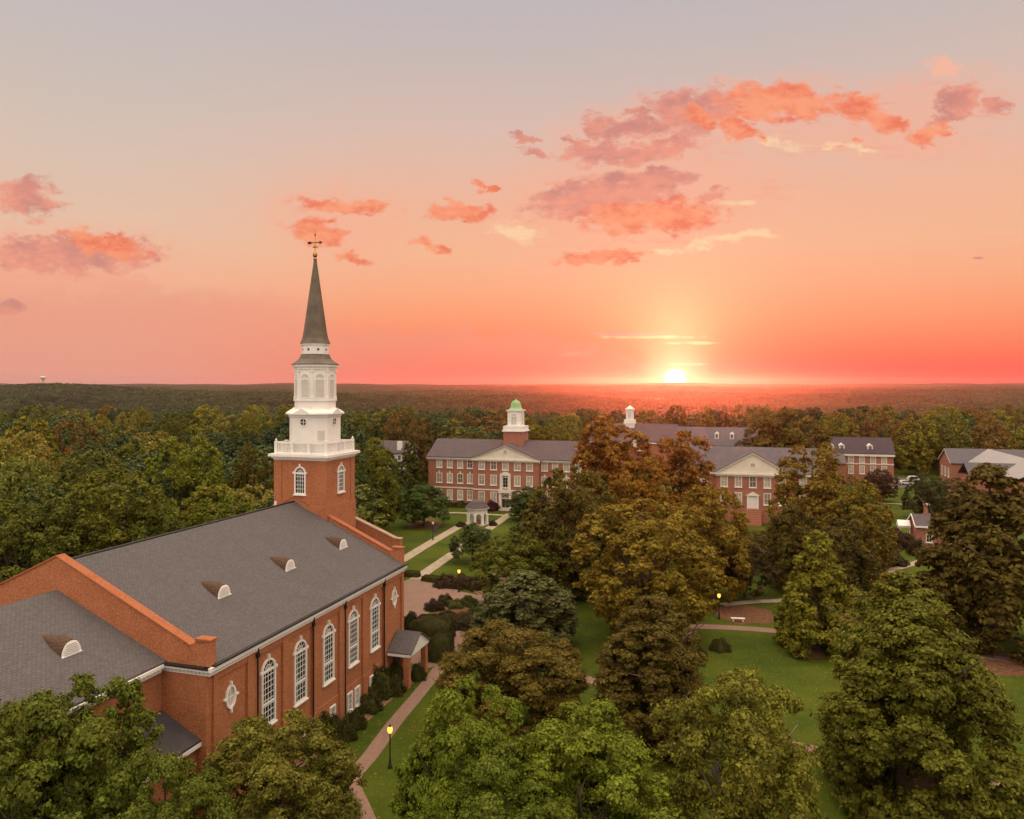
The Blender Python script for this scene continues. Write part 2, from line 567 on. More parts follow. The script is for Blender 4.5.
def m_far_leaf():
    m, T = mat('far_leaf')
    oi = T.node('ShaderNodeObjectInfo')
    ge = T.node('ShaderNodeNewGeometry')
    tc = T.node('ShaderNodeTexCoord')
    n = T.noise(ge.outputs['Position'], 0.004, 3, 0.6)
    c = T.ramp(T.m('ADD', T.m('MULTIPLY', oi.outputs['Random'], 0.55), T.m('MULTIPLY', T.smooth(T.noise(ge.outputs['Position'], 0.009, 4, 0.7), 0.30, 0.70), 0.45)), [(0.0, (0.026, 0.038, 0.018, 1)), (0.35, (0.046, 0.062, 0.022, 1)), (0.62, (0.054, 0.078, 0.024, 1)), (0.86, (0.078, 0.090, 0.028, 1)), (1.0, (0.090, 0.076, 0.028, 1))])
    c = T.mix(T.m('MULTIPLY', T.smooth(n, 0.35, 0.65), 0.45), c, (0.046, 0.058, 0.026, 1))
    n5 = T.noise(ge.outputs['Position'], 0.013, 4, 0.65)
    c = T.mix(T.smooth(n5, 0.42, 0.66), c, T.mix(1.0, c, (0.50, 0.52, 0.55, 1), 'MULTIPLY'))
    c = T.mix(1.0, c, (1.45, 1.45, 1.45, 1), 'MULTIPLY')
    k = T.m('ADD', T.m('MULTIPLY', ge.outputs['Random Per Island'], 0.7), 0.65)
    kk = T.node('ShaderNodeCombineColor')
    for i in range(3):
        T.l.new(k, kk.inputs[i])
    c = T.mix(1.0, c, kk.outputs[0], 'MULTIPLY')
    finish(T, c, 0.8, spec=0.1)
    MATS['far_leaf'] = m


m_far_leaf()


def m_ground():
    m, T = mat('turf')
    ge = T.node('ShaderNodeNewGeometry')
    P = ge.outputs['Position']
    a = T.noise(P, 0.09, 4, 0.6)
    b = T.noise(P, 1.1, 5, 0.65)
    c = T.noise(P, 9.0, 3, 0.6)
    col = T.mix(T.smooth(a, 0.35, 0.68), (0.034, 0.062, 0.004, 1), (0.082, 0.104, 0.008, 1))
    col = T.mix(T.m('MULTIPLY', T.smooth(b, 0.42, 0.72), 0.75), col, (0.086, 0.080, 0.014, 1))
    col = T.mix(T.m('MULTIPLY', T.smooth(c, 0.3, 0.75), 0.45), col, (0.020, 0.036, 0.004, 1))
    d = T.noise(P, 3.4, 1, 0.5)
    col = T.mix(T.m('MULTIPLY', T.smooth(d, 0.66, 0.72), 0.85), col, (0.20, 0.15, 0.06, 1))
    # leaf litter under the woods
    sp = T.node('ShaderNodeSeparateXYZ')
    T.l.new(P, sp.inputs[0])
    far = T.smooth(sp.outputs[1], 270, 330)
    lit = T.mix(b, (0.032, 0.038, 0.012, 1), (0.070, 0.062, 0.022, 1))
    col = T.mix(far, col, lit)
    finish(T, col, 0.95, c, 0.05, spec=0.1)
    MATS['turf'] = m


m_ground()

# ------------------------------------------------------------------ terrain
def _lerp(x, xs, ys):
    return np.interp(x, xs, ys)


_kw = np.random.default_rng(5)
_waves = [(_kw.uniform(-1, 1), _kw.uniform(-1, 1), _kw.uniform(0, 6.28)) for _ in range(7)]


def terrain(x, y):
    x, y = np.asarray(x, float), np.asarray(y, float)
    h = _lerp(y, [-1e5, 360, 520, 900, 1500, 2600, 5000, 8500, 11000, 2e4], [0, 0, -14, -42, -50, -44, -22, 6, 13, 13])
    k = np.clip((y - 500) / 900, 0, 1)
    n = 0
    for i, (a, b, c) in enumerate(_waves):
        wl = [2100, 1500, 1100, 820, 640, 2600, 1800][i]
        n = n + np.sin((a * x + b * y) * 6.283 / wl + c) * [1, 1, .7, .6, .4, 1, .8][i]
    h = h + n * 7.5 * k * _lerp(y, [0, 5000, 9000, 2e4], [1, 1, 0.7, 0.6])
    h = h + 55 * np.exp(-((x + 1560) / 620) ** 2 - ((y - 2500) / 420) ** 2)
    return h


def hill_grid():
    ys = np.concatenate([np.arange(-60, 480, 20), np.arange(480, 3000, 40), np.arange(3000, 10101, 125)])
    xs_u = np.linspace(-1, 1, 120)
    xs_u = np.sign(xs_u) * np.abs(xs_u) ** 1.25
    V, F = [], []
    n = len(xs_u)
    for y in ys:
        half = 260 + max(y, 0) * 0.86
        x = xs_u * half
        z = terrain(x, np.full(n, y))
        V += [(float(a), float(y), float(b)) for a, b in zip(x, z)]
    for j in range(len(ys) - 1):
        for i in range(n - 1):
            F.append([j * n + i, j * n + i + 1, (j + 1) * n + i + 1, (j + 1) * n + i])
    b = MB()
    b.add(V, F, True)
    g = b.build('ground', MATS['turf'])
    tag(g, kind='structure')


hill_grid()


def sheet(name, pts, m, z, kind='structure', **kw):
    """a thin paved or planted sheet lying on the level ground"""
    b = MB()
    b.poly(*[(p[0], p[1], z) for p in pts])
    o = b.build(name, MATS[m])
    if kind:
        tag(o, kind=kind)
    return o


def G(*pp):
    return [gnd(*p) for p in pp]


def ribbon(name, pix, width, m, z):
    c = [gnd(*p) for p in pix]
    # smooth the centre line
    pts = []
    for i in range(len(c) - 1):
        p0, p1, p2, p3 = c[max(i - 1, 0)], c[i], c[i + 1], c[min(i + 2, len(c) - 1)]
        for k in range(6):
            t = k / 6
            pts.append(0.5 * ((2 * p1) + (p2 - p0) * t + (2 * p0 - 5 * p1 + 4 * p2 - p3) * t * t + (3 * p1 - p0 - 3 * p2 + p3) * t ** 3))
    pts.append(c[-1])
    b = MB()
    L, Rr = [], []
    for i, p in enumerate(pts):
        d = (pts[min(i + 1, len(pts) - 1)] - pts[max(i - 1, 0)])
        d.z = 0
        d.normalize()
        s = Vector((-d.y, d.x, 0)) * (width / 2)
        L.append((p.x + s.x, p.y + s.y, z))
        Rr.append((p.x - s.x, p.y - s.y, z))
    n = len(L)
    b.add(L + Rr, [[i, i + 1, n + i + 1, n + i] for i in range(n - 1)])
    return tag(b.build(name, MATS[m]), kind='structure')


# paths, plaza and beds on the lawn
ribbon('brick_path', [(380, 850), (360, 806), (352, 780), (371, 755), (393, 725), (418, 695), (438, 670), (455, 646), (468, 622)], 1.5, 'pavers', 0.03)
ribbon('brick_path', [(326, 826), (351, 780)], 1.5, 'pavers', 0.026)
ribbon('concrete_path', [(400, 561.5), (432, 542), (466, 522.5)], 2.3, 'concrete', 0.03)
ribbon('concrete_path', [(416, 579), (456, 551.5), (510, 514)], 2.2, 'concrete', 0.03)
ribbon('concrete_path', [(436, 512.5), (475, 513.5), (540, 518)], 1.6, 'concrete', 0.034)
ribbon('concrete_path', [(660, 626), (712, 627), (775, 631), (860, 642), (960, 653), (1060, 668)], 2.0, 'pavers', 0.03)
ribbon('concrete_path', [(722, 605), (750, 602), (800, 598), (860, 580), (925, 560), (955, 552)], 1.7, 'concrete', 0.03)
ribbon('brick_path', [(545, 660), (575, 674), (640, 698), (720, 722), (792, 744), (860, 759), (940, 771), (1015, 786), (1070, 799)], 1.5, 'pavers', 0.03)
ribbon('concrete_path', [(880, 503), (900, 504), (930, 506)], 1.6, 'concrete', 0.03)
ribbon('concrete_path', [(396, 478), (404, 492), (384, 512)], 4.0, 'pavers', 0.03)
sheet('brick_plaza', G((398, 584), (416, 576), (440, 582), (462, 592), (505, 600), (502, 609), (476, 606), (440, 601), (424, 618), (452, 628), (472, 638), (462, 652), (430, 668), (396, 660)), 'pavers', 0.022)
sheet('parking_lot', G((884, 488), (920, 488), (926, 478), (890, 477)), 'asphalt', 0.02)
tag(sheet('planting_bed', G((296, 768), (328, 760), (360, 728), (398, 694), (421, 678), (408, 668), (300, 726)), 'pine_straw', 0.018), kind='structure')
sheet('flower_bed', G((428, 618), (442, 603), (478, 607), (500, 612), (488, 630), (462, 634)), 'mulch', 0.014)


def ell(px, py, rx, ry, n=26, seed=1):
    rg = random.Random(seed)
    c, a, b = gnd(px, py), gnd(px + rx, py), gnd(px, py - ry)
    ra, rb = (a - c).length, (b - c).length
    out = []
    for i in range(n):
        t = 2 * math.pi * i / n
        k = 1 + rg.uniform(-.09, .09)
        out.append((c.x + ra * k * math.cos(t), c.y + rb * k * math.sin(t)))
    return out


for i, (m_, a) in enumerate([('mulch', (806, 651, 17, 7)), ('mulch', (744, 614, 30, 9)), ('mulch', (1000, 664, 50, 10)), ('mulch', (905, 800, 62, 30)), ('mulch', (425, 524, 17, 5)), ('mulch', (655, 728, 50, 22)), ('pine_straw', (500, 585, 30, 12))]):
    sheet('mulch_bed', ell(*a, seed=i), m_, 0.010 + 0.0006 * i)

# ------------------------------------------------------------------ building kit
THETA = R_(17.04)
DX = Vector((math.cos(THETA), -math.sin(THETA), 0))     # local +x of every hall and the church
DY = Vector((math.sin(THETA), math.cos(THETA), 0))      # local +y


def outline(w, h, kind):
    if kind == 'rect':
        return [(-w / 2, 0), (w / 2, 0), (w / 2, h), (-w / 2, h)]
    if kind == 'arch':
        r = w / 2
        return [(-r, 0), (r, 0)] + [(r * math.cos(math.pi * i / 14), h - r + r * math.sin(math.pi * i / 14)) for i in range(15)]
    if kind == 'oval':
        return [(w / 2 * math.cos(2 * math.pi * i / 24), h / 2 + h / 2 * math.sin(2 * math.pi * i / 24)) for i in range(24)]


def window(parent, o, a, n, w, h, kind='rect', cols=2, rows=4, t=0.14, proud=0.10, glass='glass', frame='white_paint', bar=0.035, keys=False, sill=True, transom=None, name='window', keylen=0.45):
    """a window on a wall: frame, bars and sill are the frame mesh; the panes are its sub-part"""
    o, a, n = Vector(o), Vector(a), Vector(n)
    place = lambda s, z, d: o + a * s + n * d + Vector((0, 0, z))
    inn = outline(w, h, kind)
    if kind == 'oval':
        out = [(s * (w + 2 * t) / w, h / 2 + (z - h / 2) * (h + 2 * t) / h) for s, z in inn]
    elif kind == 'rect':
        out = [(-w / 2 - t, -t), (w / 2 + t, -t), (w / 2 + t, h + t), (-w / 2 - t, h + t)]
    else:
        r = w / 2
        out = [(-r - t, -t), (r + t, -t)] + [((r + t) * math.cos(math.pi * i / 14), h - r + (r + t) * math.sin(math.pi * i / 14)) for i in range(15)]
    f = MB()
    f.ring2(inn, out, place, 0.002, proud)
    hh = h - w / 2 if kind == 'arch' else h
    if kind != 'oval':
        for i in range(1, cols):
            s = -w / 2 + w * i / cols
            f.obox(o, a, n, s - bar / 2, s + bar / 2, 0.02, 0.05, 0, hh)
        for i in range(1, rows):
            z = hh * i / rows
            f.obox(o, a, n, -w / 2, w / 2, 0.022, 0.052, z - bar / 2, z + bar / 2)
        for z in (transom or []):
            f.obox(o, a, n, -w / 2, w / 2, 0.024, 0.075, z - 0.09, z + 0.09)
        if kind == 'arch':
            f.obox(o, a, n, -w / 2, w / 2, 0.024, 0.085, hh - 0.16, hh + 0.06)
            r = w / 2
            for ang in (36, 72, 108, 144):
                c, s_ = math.cos(R_(ang)), math.sin(R_(ang))
                p0, p1 = place(0, hh, 0.04), place(r * c, hh + r * s_, 0.04)
                f.tube([p0, p1], 0.03, 4)
            arc = [place(r * .5 * math.cos(math.pi * i / 8), hh + r * .5 * math.sin(math.pi * i / 8), 0.04) for i in range(9)]
            f.tube(arc, 0.03, 4)
    else:
        f.obox(o, a, n, -0.03, 0.03, 0.02, 0.05, 0, h)
        f.obox(o, a, n, -w / 2, w / 2, 0.022, 0.052, h / 2 - 0.03, h / 2 + 0.03)
    if sill and kind != 'oval':
        f.obox(o, a, n, -w / 2 - t - 0.1, w / 2 + t + 0.1, 0.004, proud + 0.1, -t - 0.14, -t)
    if keys and kind == 'arch':
        f.obox(o, a, n, -0.09, 0.09, 0.006, proud + 0.06, h + t * 0.6, h + t + keylen)
        for sg in (-1, 1):
            s0 = sg * (w / 2 + t * .8)
            s1 = sg * (w / 2 + t + 0.18)
            f.obox(o, a, n, min(s0, s1), max(s0, s1), 0.006, proud + 0.05, hh - 0.11, hh + 0.12)
    if keys and kind == 'oval':
        for s0, s1, z0, z1 in ((-.07, .07, h + t * .8, h + t + .27), (-.07, .07, -t - .27, -t * .8), (-w / 2 - t - .24, -w / 2 - t * .8, h / 2 - .07, h / 2 + .07), (w / 2 + t * .8, w / 2 + t + .24, h / 2 - .07, h / 2 + .07)):
            f.obox(o, a, n, s0, s1, 0.006, proud + 0.05, z0, z1)
    fo = f.build(name, MATS[frame], parent)
    g = MB()
    g.poly(*[place(s, z, 0.012) for s, z in inn])
    g.build('pane', MATS[glass], fo)
    return fo


def roof_gable(b, x0, x1, y0, y1, ze, zr, axis='y', th=0.22):
    """two thick slopes; ridge runs along axis"""
    if axis == 'y':
        c = (x0 + x1) / 2
        prof = [(x0, ze), (c, zr), (x1, ze), (x1, ze + th), (c, zr + th), (x0, ze + th)]
        b.prism(prof, y0, y1, 'y')
    else:
        c = (y0 + y1) / 2
        prof = [(y0, ze), (c, zr), (y1, ze), (y1, ze + th), (c, zr + th), (y0, ze + th)]
        b.prism(prof, x0, x1, 'x')


# ------------------------------------------------------------------ the church
# local frame: +x to the right of the nave, +y towards the steeple; right wall on x = 0, rear wall on y = 0
def church():
    W, L, E, ZR = 28.0, 32.95, 12.5, 18.85
    sl = (ZR - E) / (W / 2)
    P1 = gnd(209, 664, 12.5)
    root = empty('church', (P1.x, P1.y, 0), -THETA, 'red brick church with long slate roof, tall arched windows and white steeple', 'church')
    X, Y, N = Vector((1, 0, 0)), Vector((0, 1, 0)), Vector((1, 0, 0))
    # nave walls
    b = MB()
    b.box(-W, 0, 0.301, L - 0.301, 0, E)
    wall = b.build('nave_wall', MATS['brick'], root)
    b = MB()
    b.box(0.001, 0.10, 0.32, L - 0.32, 0, 3.1)
    b.build('plinth', MATS['brick'], root)
    # piers between the bays
    for y0, y1 in [(0.31, 0.75), (4.3, 5.25), (9.1, 9.9), (13.75, 14.5), (18.5, 19.3), (23.2, 24.1), (27.95, 28.75), (32.4, 32.98)]:
        b = MB()
        b.box(0.002, 0.2, y0, y1, 3.1, E - 0.95)
        b.box(0.002, 0.27, y0 - 0.03, y1 + 0.03, 0, 3.08)
        b.build('pilaster', MATS['brick'], root)
    b = MB()
    b.box(0.002, 0.16, 0.32, L - 0.32, E - 1.35, E - 0.86)
    b.build('frieze_band', MATS['brick'], root)
    for y in (5.45, 13.68, 19.42, 27.85):
        b = MB()
        b.tube([(0.30, y, 0.1), (0.30, y, E - 1.2), (0.42, y, E - 0.35)], 0.075, 7)
        b.box(0.21, 0.42, y - .15, y + .15, E - 1.35, E - 1.02)
        b.build('downpipe', MATS['dark_metal'], root)
    # cornice with dentils on the right wall, returning on the rear
    b = MB()
    b.box(0.003, 0.34, -0.34, L + 0.02, E - 0.78, E - 0.42)
    b.box(0.003, 0.62, -0.62, L + 0.05, E - 0.40, E - 0.10)
    b.box(-4.0, 0.0, -0.34, -0.30, E - 0.78, E - 0.42)
    b.box(-4.0, 0.0, -0.62, -0.302, E - 0.40, E - 0.24)
    for i in range(96):
        y = 0.1 + i * 0.347
        b.box(0.30, 0.46, y, y + 0.17, E - 0.60, E - 0.405)
    for i in range(11):
        x = -3.8 + i * 0.347
        b.box(x, x + 0.17, -0.46, -0.302, E - 0.60, E - 0.405)
    b.build('cornice', MATS['white_paint'], root)
    b = MB()
    b.box(0.40, 0.74, -0.2, L + 0.1, E - 0.095, E + 0.03)
    b.box(-4.0, 0.41, -0.70, -0.31, E - 0.235, E - 0.10)
    b.build('gutter', MATS['dark_metal'], root)
    # roof
    b = MB()
    roof_gable(b, -W - 0.5, 0.5, 0.302, L - 0.302, E - 0.5 * sl, ZR, 'y', 0.2)
    roof = b.build('roof', MATS['slate'], root)
    b = MB()
    b.tube([(-W / 2, 0.4, ZR + 0.2), (-W / 2, L - 0.4, ZR + 0.2)], 0.12, 6)
    b.build('ridge_cap', MATS['dark_metal'], roof)
    b = MB()
    b.box(-W / 2 - .9, -W / 2 - .7, L - 3.1, L - 2.9, ZR - .2, ZR + .55)
    b.build('vent_pipe', MATS['white_paint'], roof)

    # parapet gables
    def gable(name, y0, y1, x0, x1, zb, cut, par=0.42):
        b = MB()
        top = lambda v: E + min(v, W - v) * sl + par + 0.25
        prof = [(x0, zb), (x1, zb)]
        c = -W / 2
        if x1 > 0:
            prof += [(x1, E + 1.75), (-0.85, E + 1.75), (-1.35, top(1.35)), (c, top(W / 2)), (-W + 1.35, top(1.35)), (-W + .85, E + 1.75), (x0, E + 1.75)]
        b.prism(prof, y0, y1, 'y')
        o = b.build(name, MATS['brick'], root)
        k = MB()
        for pts in ([(-1.32, top(1.32)), (c, top(W / 2))], [(c, top(W / 2)), (-W + 1.32, top(1.32))]):
            (xa, za), (xb, zb_) = pts
            k.prism([(xa, za), (xb, zb_), (xb, zb_ + .13), (xa, za + .13)], y0 - .1, y1 + .1, 'y')
        for xx in (x1 + .08, -W + .85 + .08):
            k.box(xx - 1.39, xx, y0 - .1, y1 + .1, E + 1.755, E + 1.90)
        k.build('coping', MATS['coping_brick'], o)
        return o
    gable('rear_gable', -0.3, 0.3, -W - 0.38, 0.38, E - 0.09, None)
    b = MB()
    b.box(-W, 0, -0.3, 0.3, 0, E - 0.10)
    b.build('rear_wall', MATS['brick'], root)
    gable('front_gable', L - 0.3, L + 0.3, -W - 0.12, 0.12, E - 0.09, None)
    b = MB()
    b.box(-W, 0, L - 0.3, L + 0.3, 0, E - 0.10)
    b.build('front_wall', MATS['brick'], root)

    # tall arched windows, ovals, basement windows
    for y in (7.2, 11.92, 16.65, 21.40, 26.05):
        window(root, (0.0, y, 5.15), (0, 1, 0), N, 1.58, 5.15, 'arch', 4, 9, 0.16, 0.15, keys=True, transom=[1.65], bar=0.045, keylen=.35)
    for y in (2.4, 30.75):
        window(root, (0.0, y, 8.42), (0, 1, 0), N, 0.86, 1.5, 'oval', t=0.17, proud=0.14, keys=True, glass='pale_pane', name='oval_window')
    for y in (7.4, 12.74, 17.25, 20.52, 22.05, 25.2):
        window(root, (0.10, y, 0.75), (0, 1, 0), N, 0.72, 1.6, 'rect', 2, 3, 0.14, 0.14, name='basement_window', glass='pale_pane')

    # half-round roof dormers
    def dormer(y, x, s=sl, z0=E):
        zf = z0 - x * s + 0.15                      # roof height at the dormer face
        r, h = 0.80, 1.02
        ln = h / s
        rg = []
        for k in range(13):
            a = math.pi * k / 12
            rg.append((math.cos(a), math.sin(a)))
        b = MB()
        pts = [(x, y + r * c_, zf + h * s_) for c_, s_ in rg]
        tip = (x - ln - 0.45, y, zf + h + 0.12)
        rows = [pts]
        for q, k in ((.3, .88), (.6, .62), (.85, .30)):
            rows.append([(x + (tip[0] - x) * q, y + r * k * c_, zf + (h * q * 1.02) + (h * (1 - q) + h * .16 * (1 - q) + .05) * s_) for c_, s_ in rg])
        rows.append([tip] * 13)
        P_ = [p for row in rows for p in row]
        b.add(P_, [[j * 13 + i, j * 13 + i + 1, (j + 1) * 13 + i + 1, (j + 1) * 13 + i] for j in range(3) for i in range(12)] + [[3 * 13 + i, 3 * 13 + i + 1, 4 * 13] for i in range(12)], True)
        o = b.build('dormer', MATS['copper_shingle'], root)
        f = MB()
        f.loft([[(x - .05, y + r * c_ * .98, zf + h * s_ * .98 - .05) for c_, s_ in rg], [(x + .06, y + r * c_ * 1.02, zf + h * s_ * 1.02 - .05) for c_, s_ in rg]])
        f.box(x - .05, x + .16, y - r * 1.05, y + r * 1.05, zf - .14, zf + .03)
        for i in range(7):
            z = zf + .12 + i * .13
            wv = math.sqrt(max(0.05, 1 - ((z - zf) / h) ** 2)) * r * .8
            if z < zf + h * .85:
                f.box(x + .061, x + .12, y - wv, y + wv, z, z + .06)
        f.build('vent_face', MATS['white_paint'], o)
        f = MB()
        f.poly(*[(x + .066, y + r * c_ * .78, zf + .04 + h * s_ * .74) for c_, s_ in rg])
        f.build('vent_opening', MATS['louver'], o)
    for y in (8.1, 18.0, 28.3):
        dormer(y, -5.0)

    # chancel: lower and narrower, towards the viewer
    c0, c1, yl = -W + 4.0, -4.0, -17.0
    sc = (16.75 - E) / ((c1 - c0) / 2)
    b = MB()
    b.box(c0, c1, yl, -0.302, 0, E - 0.02)
    b.prism([(c0, E - 0.02), (c1, E - 0.02), ((c0 + c1) / 2, 16.6)], yl, yl + .4, 'y')
    b.build('chancel_wall', MATS['brick'], root)
    b = MB()
    roof_gable(b, c0 - .5, c1 + .5, yl - .3, -0.302, E - .5 * sc, 16.75, 'y', 0.2)
    b.build('chancel_roof', MATS['slate'], root)
    b = MB()
    b.box(c1 + .003, c1 + .34, yl - .2, -0.63, E - .78, E - .42)
    b.box(c1 + .003, c1 + .62, yl - .3, -0.63, E - .40, E - .16)
    for i in range(46):
        y = -0.9 - i * .347
        b.box(c1 + .30, c1 + .46, y - .17, y, E - .60, E - .405)
    b.build('chancel_cornice', MATS['white_paint'], root)
    roof2 = root
    dormer(-5.0, -7.5, sc, E - 4.0 * sc)
    # lean-to in the corner between chancel and nave
    b = MB()
    b.box(c1 + .004, -0.85, -11.0, -0.304, 0, 6.75)
    b.prism([(c1 + .004, 6.75), (-0.85, 6.75), (-0.85, 6.95), (c1 + .004, 8.5)], -11.0, -0.304, 'y')
    lt = b.build('vestry_wall', MATS['brick'], root)
    b = MB()
    b.prism([(c1 + .01, 8.55), (-0.45, 6.85), (-0.45, 7.02), (c1 + .01, 8.75)], -11.3, -0.306, 'y')
    b.build('vestry_roof', MATS['dark_roof'], root)
    b = MB()
    b.box(-0.84, -0.40, -11.3, -0.31, 6.55, 6.84)
    b.build('vestry_cornice', MATS['white_paint'], root)

    # side porch
    py, hw, ln = 31.2, 2.65, 3.05
    b = MB()
    roof_gable(b, 0.25, ln + .1, py - hw, py + hw, 3.72, 5.35, 'x', .12)
    b.build('porch_roof', MATS['slate'], root)
    b = MB()
    b.prism([(py - hw, 3.60), (py + hw, 3.60), (py + hw, 3.76), (py, 5.34), (py - hw, 3.76)], ln - .35, ln - .12, 'x')
    b.box(0.28, ln - .36, py - hw, py - hw + .25, 3.42, 3.72)
    b.box(0.28, ln - .36, py + hw - .25, py + hw, 3.42, 3.72)
    b.box(ln - .6, ln - .14, py - hw, py + hw, 3.42, 3.598)
    b.build('porch_pediment', MATS['white_paint'], root)
    for yy in (py - hw + .05, py + hw - .65):
        b = MB()
        b.box(ln - .85, ln - .25, yy, yy + .6, 0, 3.418)
        b.build('porch_pier', MATS['brick'], root)
    b = MB()
    b.box(.29, ln - .86, py - hw + .3, py + hw - .3, 0.02, .18)
    b.build('porch_floor', MATS['stone'], root)
    b = MB()
    b.obox((0.104, py, 0.2), (0, 1, 0), N, -.8, .8, 0.0, .09, 0, 2.6)
    b.build('door', MATS['door_dark'], root)
    b = MB()
    b.obox((0.104, 28.3, 0.2), (0, 1, 0), N, -.45, .45, 0.0, .09, 0, 2.3)
    b.build('door', MATS['white_paint'], root)

    # narthex between the front gable and the street front
    nf = 40.2
    b = MB()
    b.box(-W + 3.2, -3.8, L + .302, nf, 0, 12.3)
    b.build('narthex_wall', MATS['brick'], root)
    b = MB()
    z = lambda v: 12.3 + (min(v, W - v) - 3.2) * .40
    b.prism([(-3.8, 12.31), (-W / 2, z(14)), (-W + 3.2, 12.31)], L + .304, nf - .5, 'y')
    b.build('narthex_roof', MATS['slate'], root)
    b = MB()
    b.prism([(-W + 2.9, 12.0), (-3.5, 12.0), (-3.5, 13.7), (-4.3, 13.7), (-W / 2, 17.6), (-W + 3.9, 13.9), (-W + 2.9, 13.9)], nf - .45, nf + .15, 'y')
    o = b.build('narthex_gable', MATS['brick'], root)
    b = MB()
    b.prism([(-4.25, 13.72), (-W / 2, 17.61), (-W / 2, 17.78), (-4.25, 13.89)], nf - .55, nf + .25, 'y')
    b.box(-4.35, -3.4, nf - .55, nf + .25, 13.705, 13.86)
    b.build('coping', MATS['sandstone'], o)

    # steeple
    th, ty0, ty1 = 3.52, 32.6, 39.2
    cx, cy = -W / 2 + .82, (ty0 + ty1) / 2
    t = empty('steeple', (0, 0, 0))
    t.parent = root
    b = MB()
    b.box(cx - th, cx + th, ty0, ty1, 12, 24.2)
    b.box(cx - th - .18, cx + th + .18, ty0 - .18, ty1 + .18, 12, 18.6)
    for sx in (-1, 1):
        for yy in (ty0, ty1):
            b.box(cx + sx * (th - .45) - .53, cx + sx * (th - .45) + .53, yy - .08 if yy == ty0 else yy - .9, yy + .9 if yy == ty0 else yy + .08, 18.6, 24.18)
    b.build('brick_tower', MATS['brick'], t)
    hy = (ty1 - ty0) / 2
    w1 = [((cx, ty0 - .0, 20.1), (1, 0, 0), (0, -1, 0)), ((cx + th, cy, 20.1), (0, 1, 0), (1, 0, 0))]
    for o_, a_, n_ in w1:
        window(t, o_, a_, n_, 1.2, 3.0, 'arch', 4, 5, .17, .13, keys=True, bar=.05, keylen=.3)
    b = MB()
    for k, (ov, z0, z1) in enumerate(((.12, 24.0, 24.22), (.30, 24.22, 24.42), (.58, 24.42, 24.72))):
        b.box(cx - th - ov, cx + th + ov, ty0 - ov, ty1 + ov, z0, z1 - .002)
    for i in range(26):
        x = cx - th - .1 + i * .285
        b.box(x, x + .15, ty0 - .5, ty0 - .15, 24.25, 24.418)
        y = ty0 - .05 + i * .25
        b.box(cx + th + .15, cx + th + .5, y, y + .14, 24.25, 24.418)
    b.build('tower_cornice', MATS['white_paint'], t)
    # balustrade
    b = MB()
    bx, by0, by1 = th - .12, ty0 + .12, ty1 - .12
    for x in (cx - bx, cx + bx, cx - bx / 3, cx + bx / 3):
        for y in (by0, by1):
            b.box(x - .17, x + .17, y - .17, y + .17, 24.72, 26.22)
    for y in (cy - (by1 - by0) / 6, cy + (by1 - by0) / 6):
        for x in (cx - bx, cx + bx):
            b.box(x - .17, x + .17, y - .17, y + .17, 24.72, 26.22)
    for z0, z1 in ((24.74, 24.94), (25.94, 26.12)):
        for y in (by0, by1):
            b.box(cx - bx, cx + bx, y - .09, y + .09, z0, z1)
        for x in (cx - bx, cx + bx):
            b.box(x - .09, x + .09, by0, by1, z0, z1)
    for i in range(31):
        x = cx - bx + (2 * bx / 31) * (i + .5)
        for y in (by0, by1):
            b.box(x - .04, x + .04, y - .04, y + .04, 24.94, 25.94)
    for i in range(27):
        y = by0 + ((by1 - by0) / 27) * (i + .5)
        for x in (cx - bx, cx + bx):
            b.box(x - .04, x + .04, y - .04, y + .04, 24.94, 25.94)
    b.build('balustrade', MATS['white_paint'], t)
    for x in (cx - bx, cx + bx):
        for y in (by0, by1):
            b = MB()
            b.lathe(x, y, [(.05, 26.2), (.12, 26.28), (.13, 26.38), (.07, 26.48), (.02, 26.56)], 8, smooth=True)
            b.build('urn', MATS['white_paint'], t)

    # clock stage: square with cut corners and a small pediment on each face
    def cut(hw_, c_):
        return [(hw_ - c_, -hw_), (hw_, -hw_ + c_), (hw_, hw_ - c_), (hw_ - c_, hw_), (-hw_ + c_, hw_), (-hw_, hw_ - c_), (-hw_, -hw_ + c_), (-hw_ + c_, -hw_)]

    def stage(prof):
        return [[(cx + x, cy + y, z) for x, y in cut(h_, c_)] for h_, c_, z in prof]
    b = MB()
    b.loft(stage([(2.78, 1.1, 24.7), (2.78, 1.1, 25.1), (2.62, 1.05, 25.15), (2.62, 1.05, 29.10), (2.74, 1.1, 29.15), (2.74, 1.1, 29.35), (3.04, 1.25, 29.43), (3.04, 1.25, 29.60), (2.45, .95, 30.05)]))
    for dx_, dy_ in ((1, 0), (-1, 0), (0, 1), (0, -1)):
        n_ = Vector((dx_, dy_, 0))
        a_ = Vector((-dy_, dx_, 0))
        o_ = Vector((cx, cy, 0)) + n_ * 2.2
        p = [o_ + a_ * s + Vector((0, 0, z)) for s, z in ((-1.4, 29.45), (1.4, 29.45), (0, 30.20))]
        q = [x + n_ * .90 for x in p]
        b.loft([p, q])
    b.build('clock_stage', MATS['white_paint'], t)
    for o_, a_, n_ in (((cx, cy - 2.62, 28.1), (1, 0, 0), (0, -1, 0)), ((cx + 2.62, cy, 28.1), (0, 1, 0), (1, 0, 0))):
        window(t, o_, a_, n_, .85, .85, 'oval', t=.12, proud=.1, keys=False, name='round_window')
    dg = Vector((1, -1, 0)).normalized()
    b = MB()
    b.obox(Vector((cx, cy, 26.4)) + dg * (2.62 * 2 - 1.05) * .70711, Vector((1, 1, 0)).normalized(), dg, -.42, .42, 0, .06, 0, 1.1)
    b.build('hatch', MATS['louver'], t)
    b = MB()
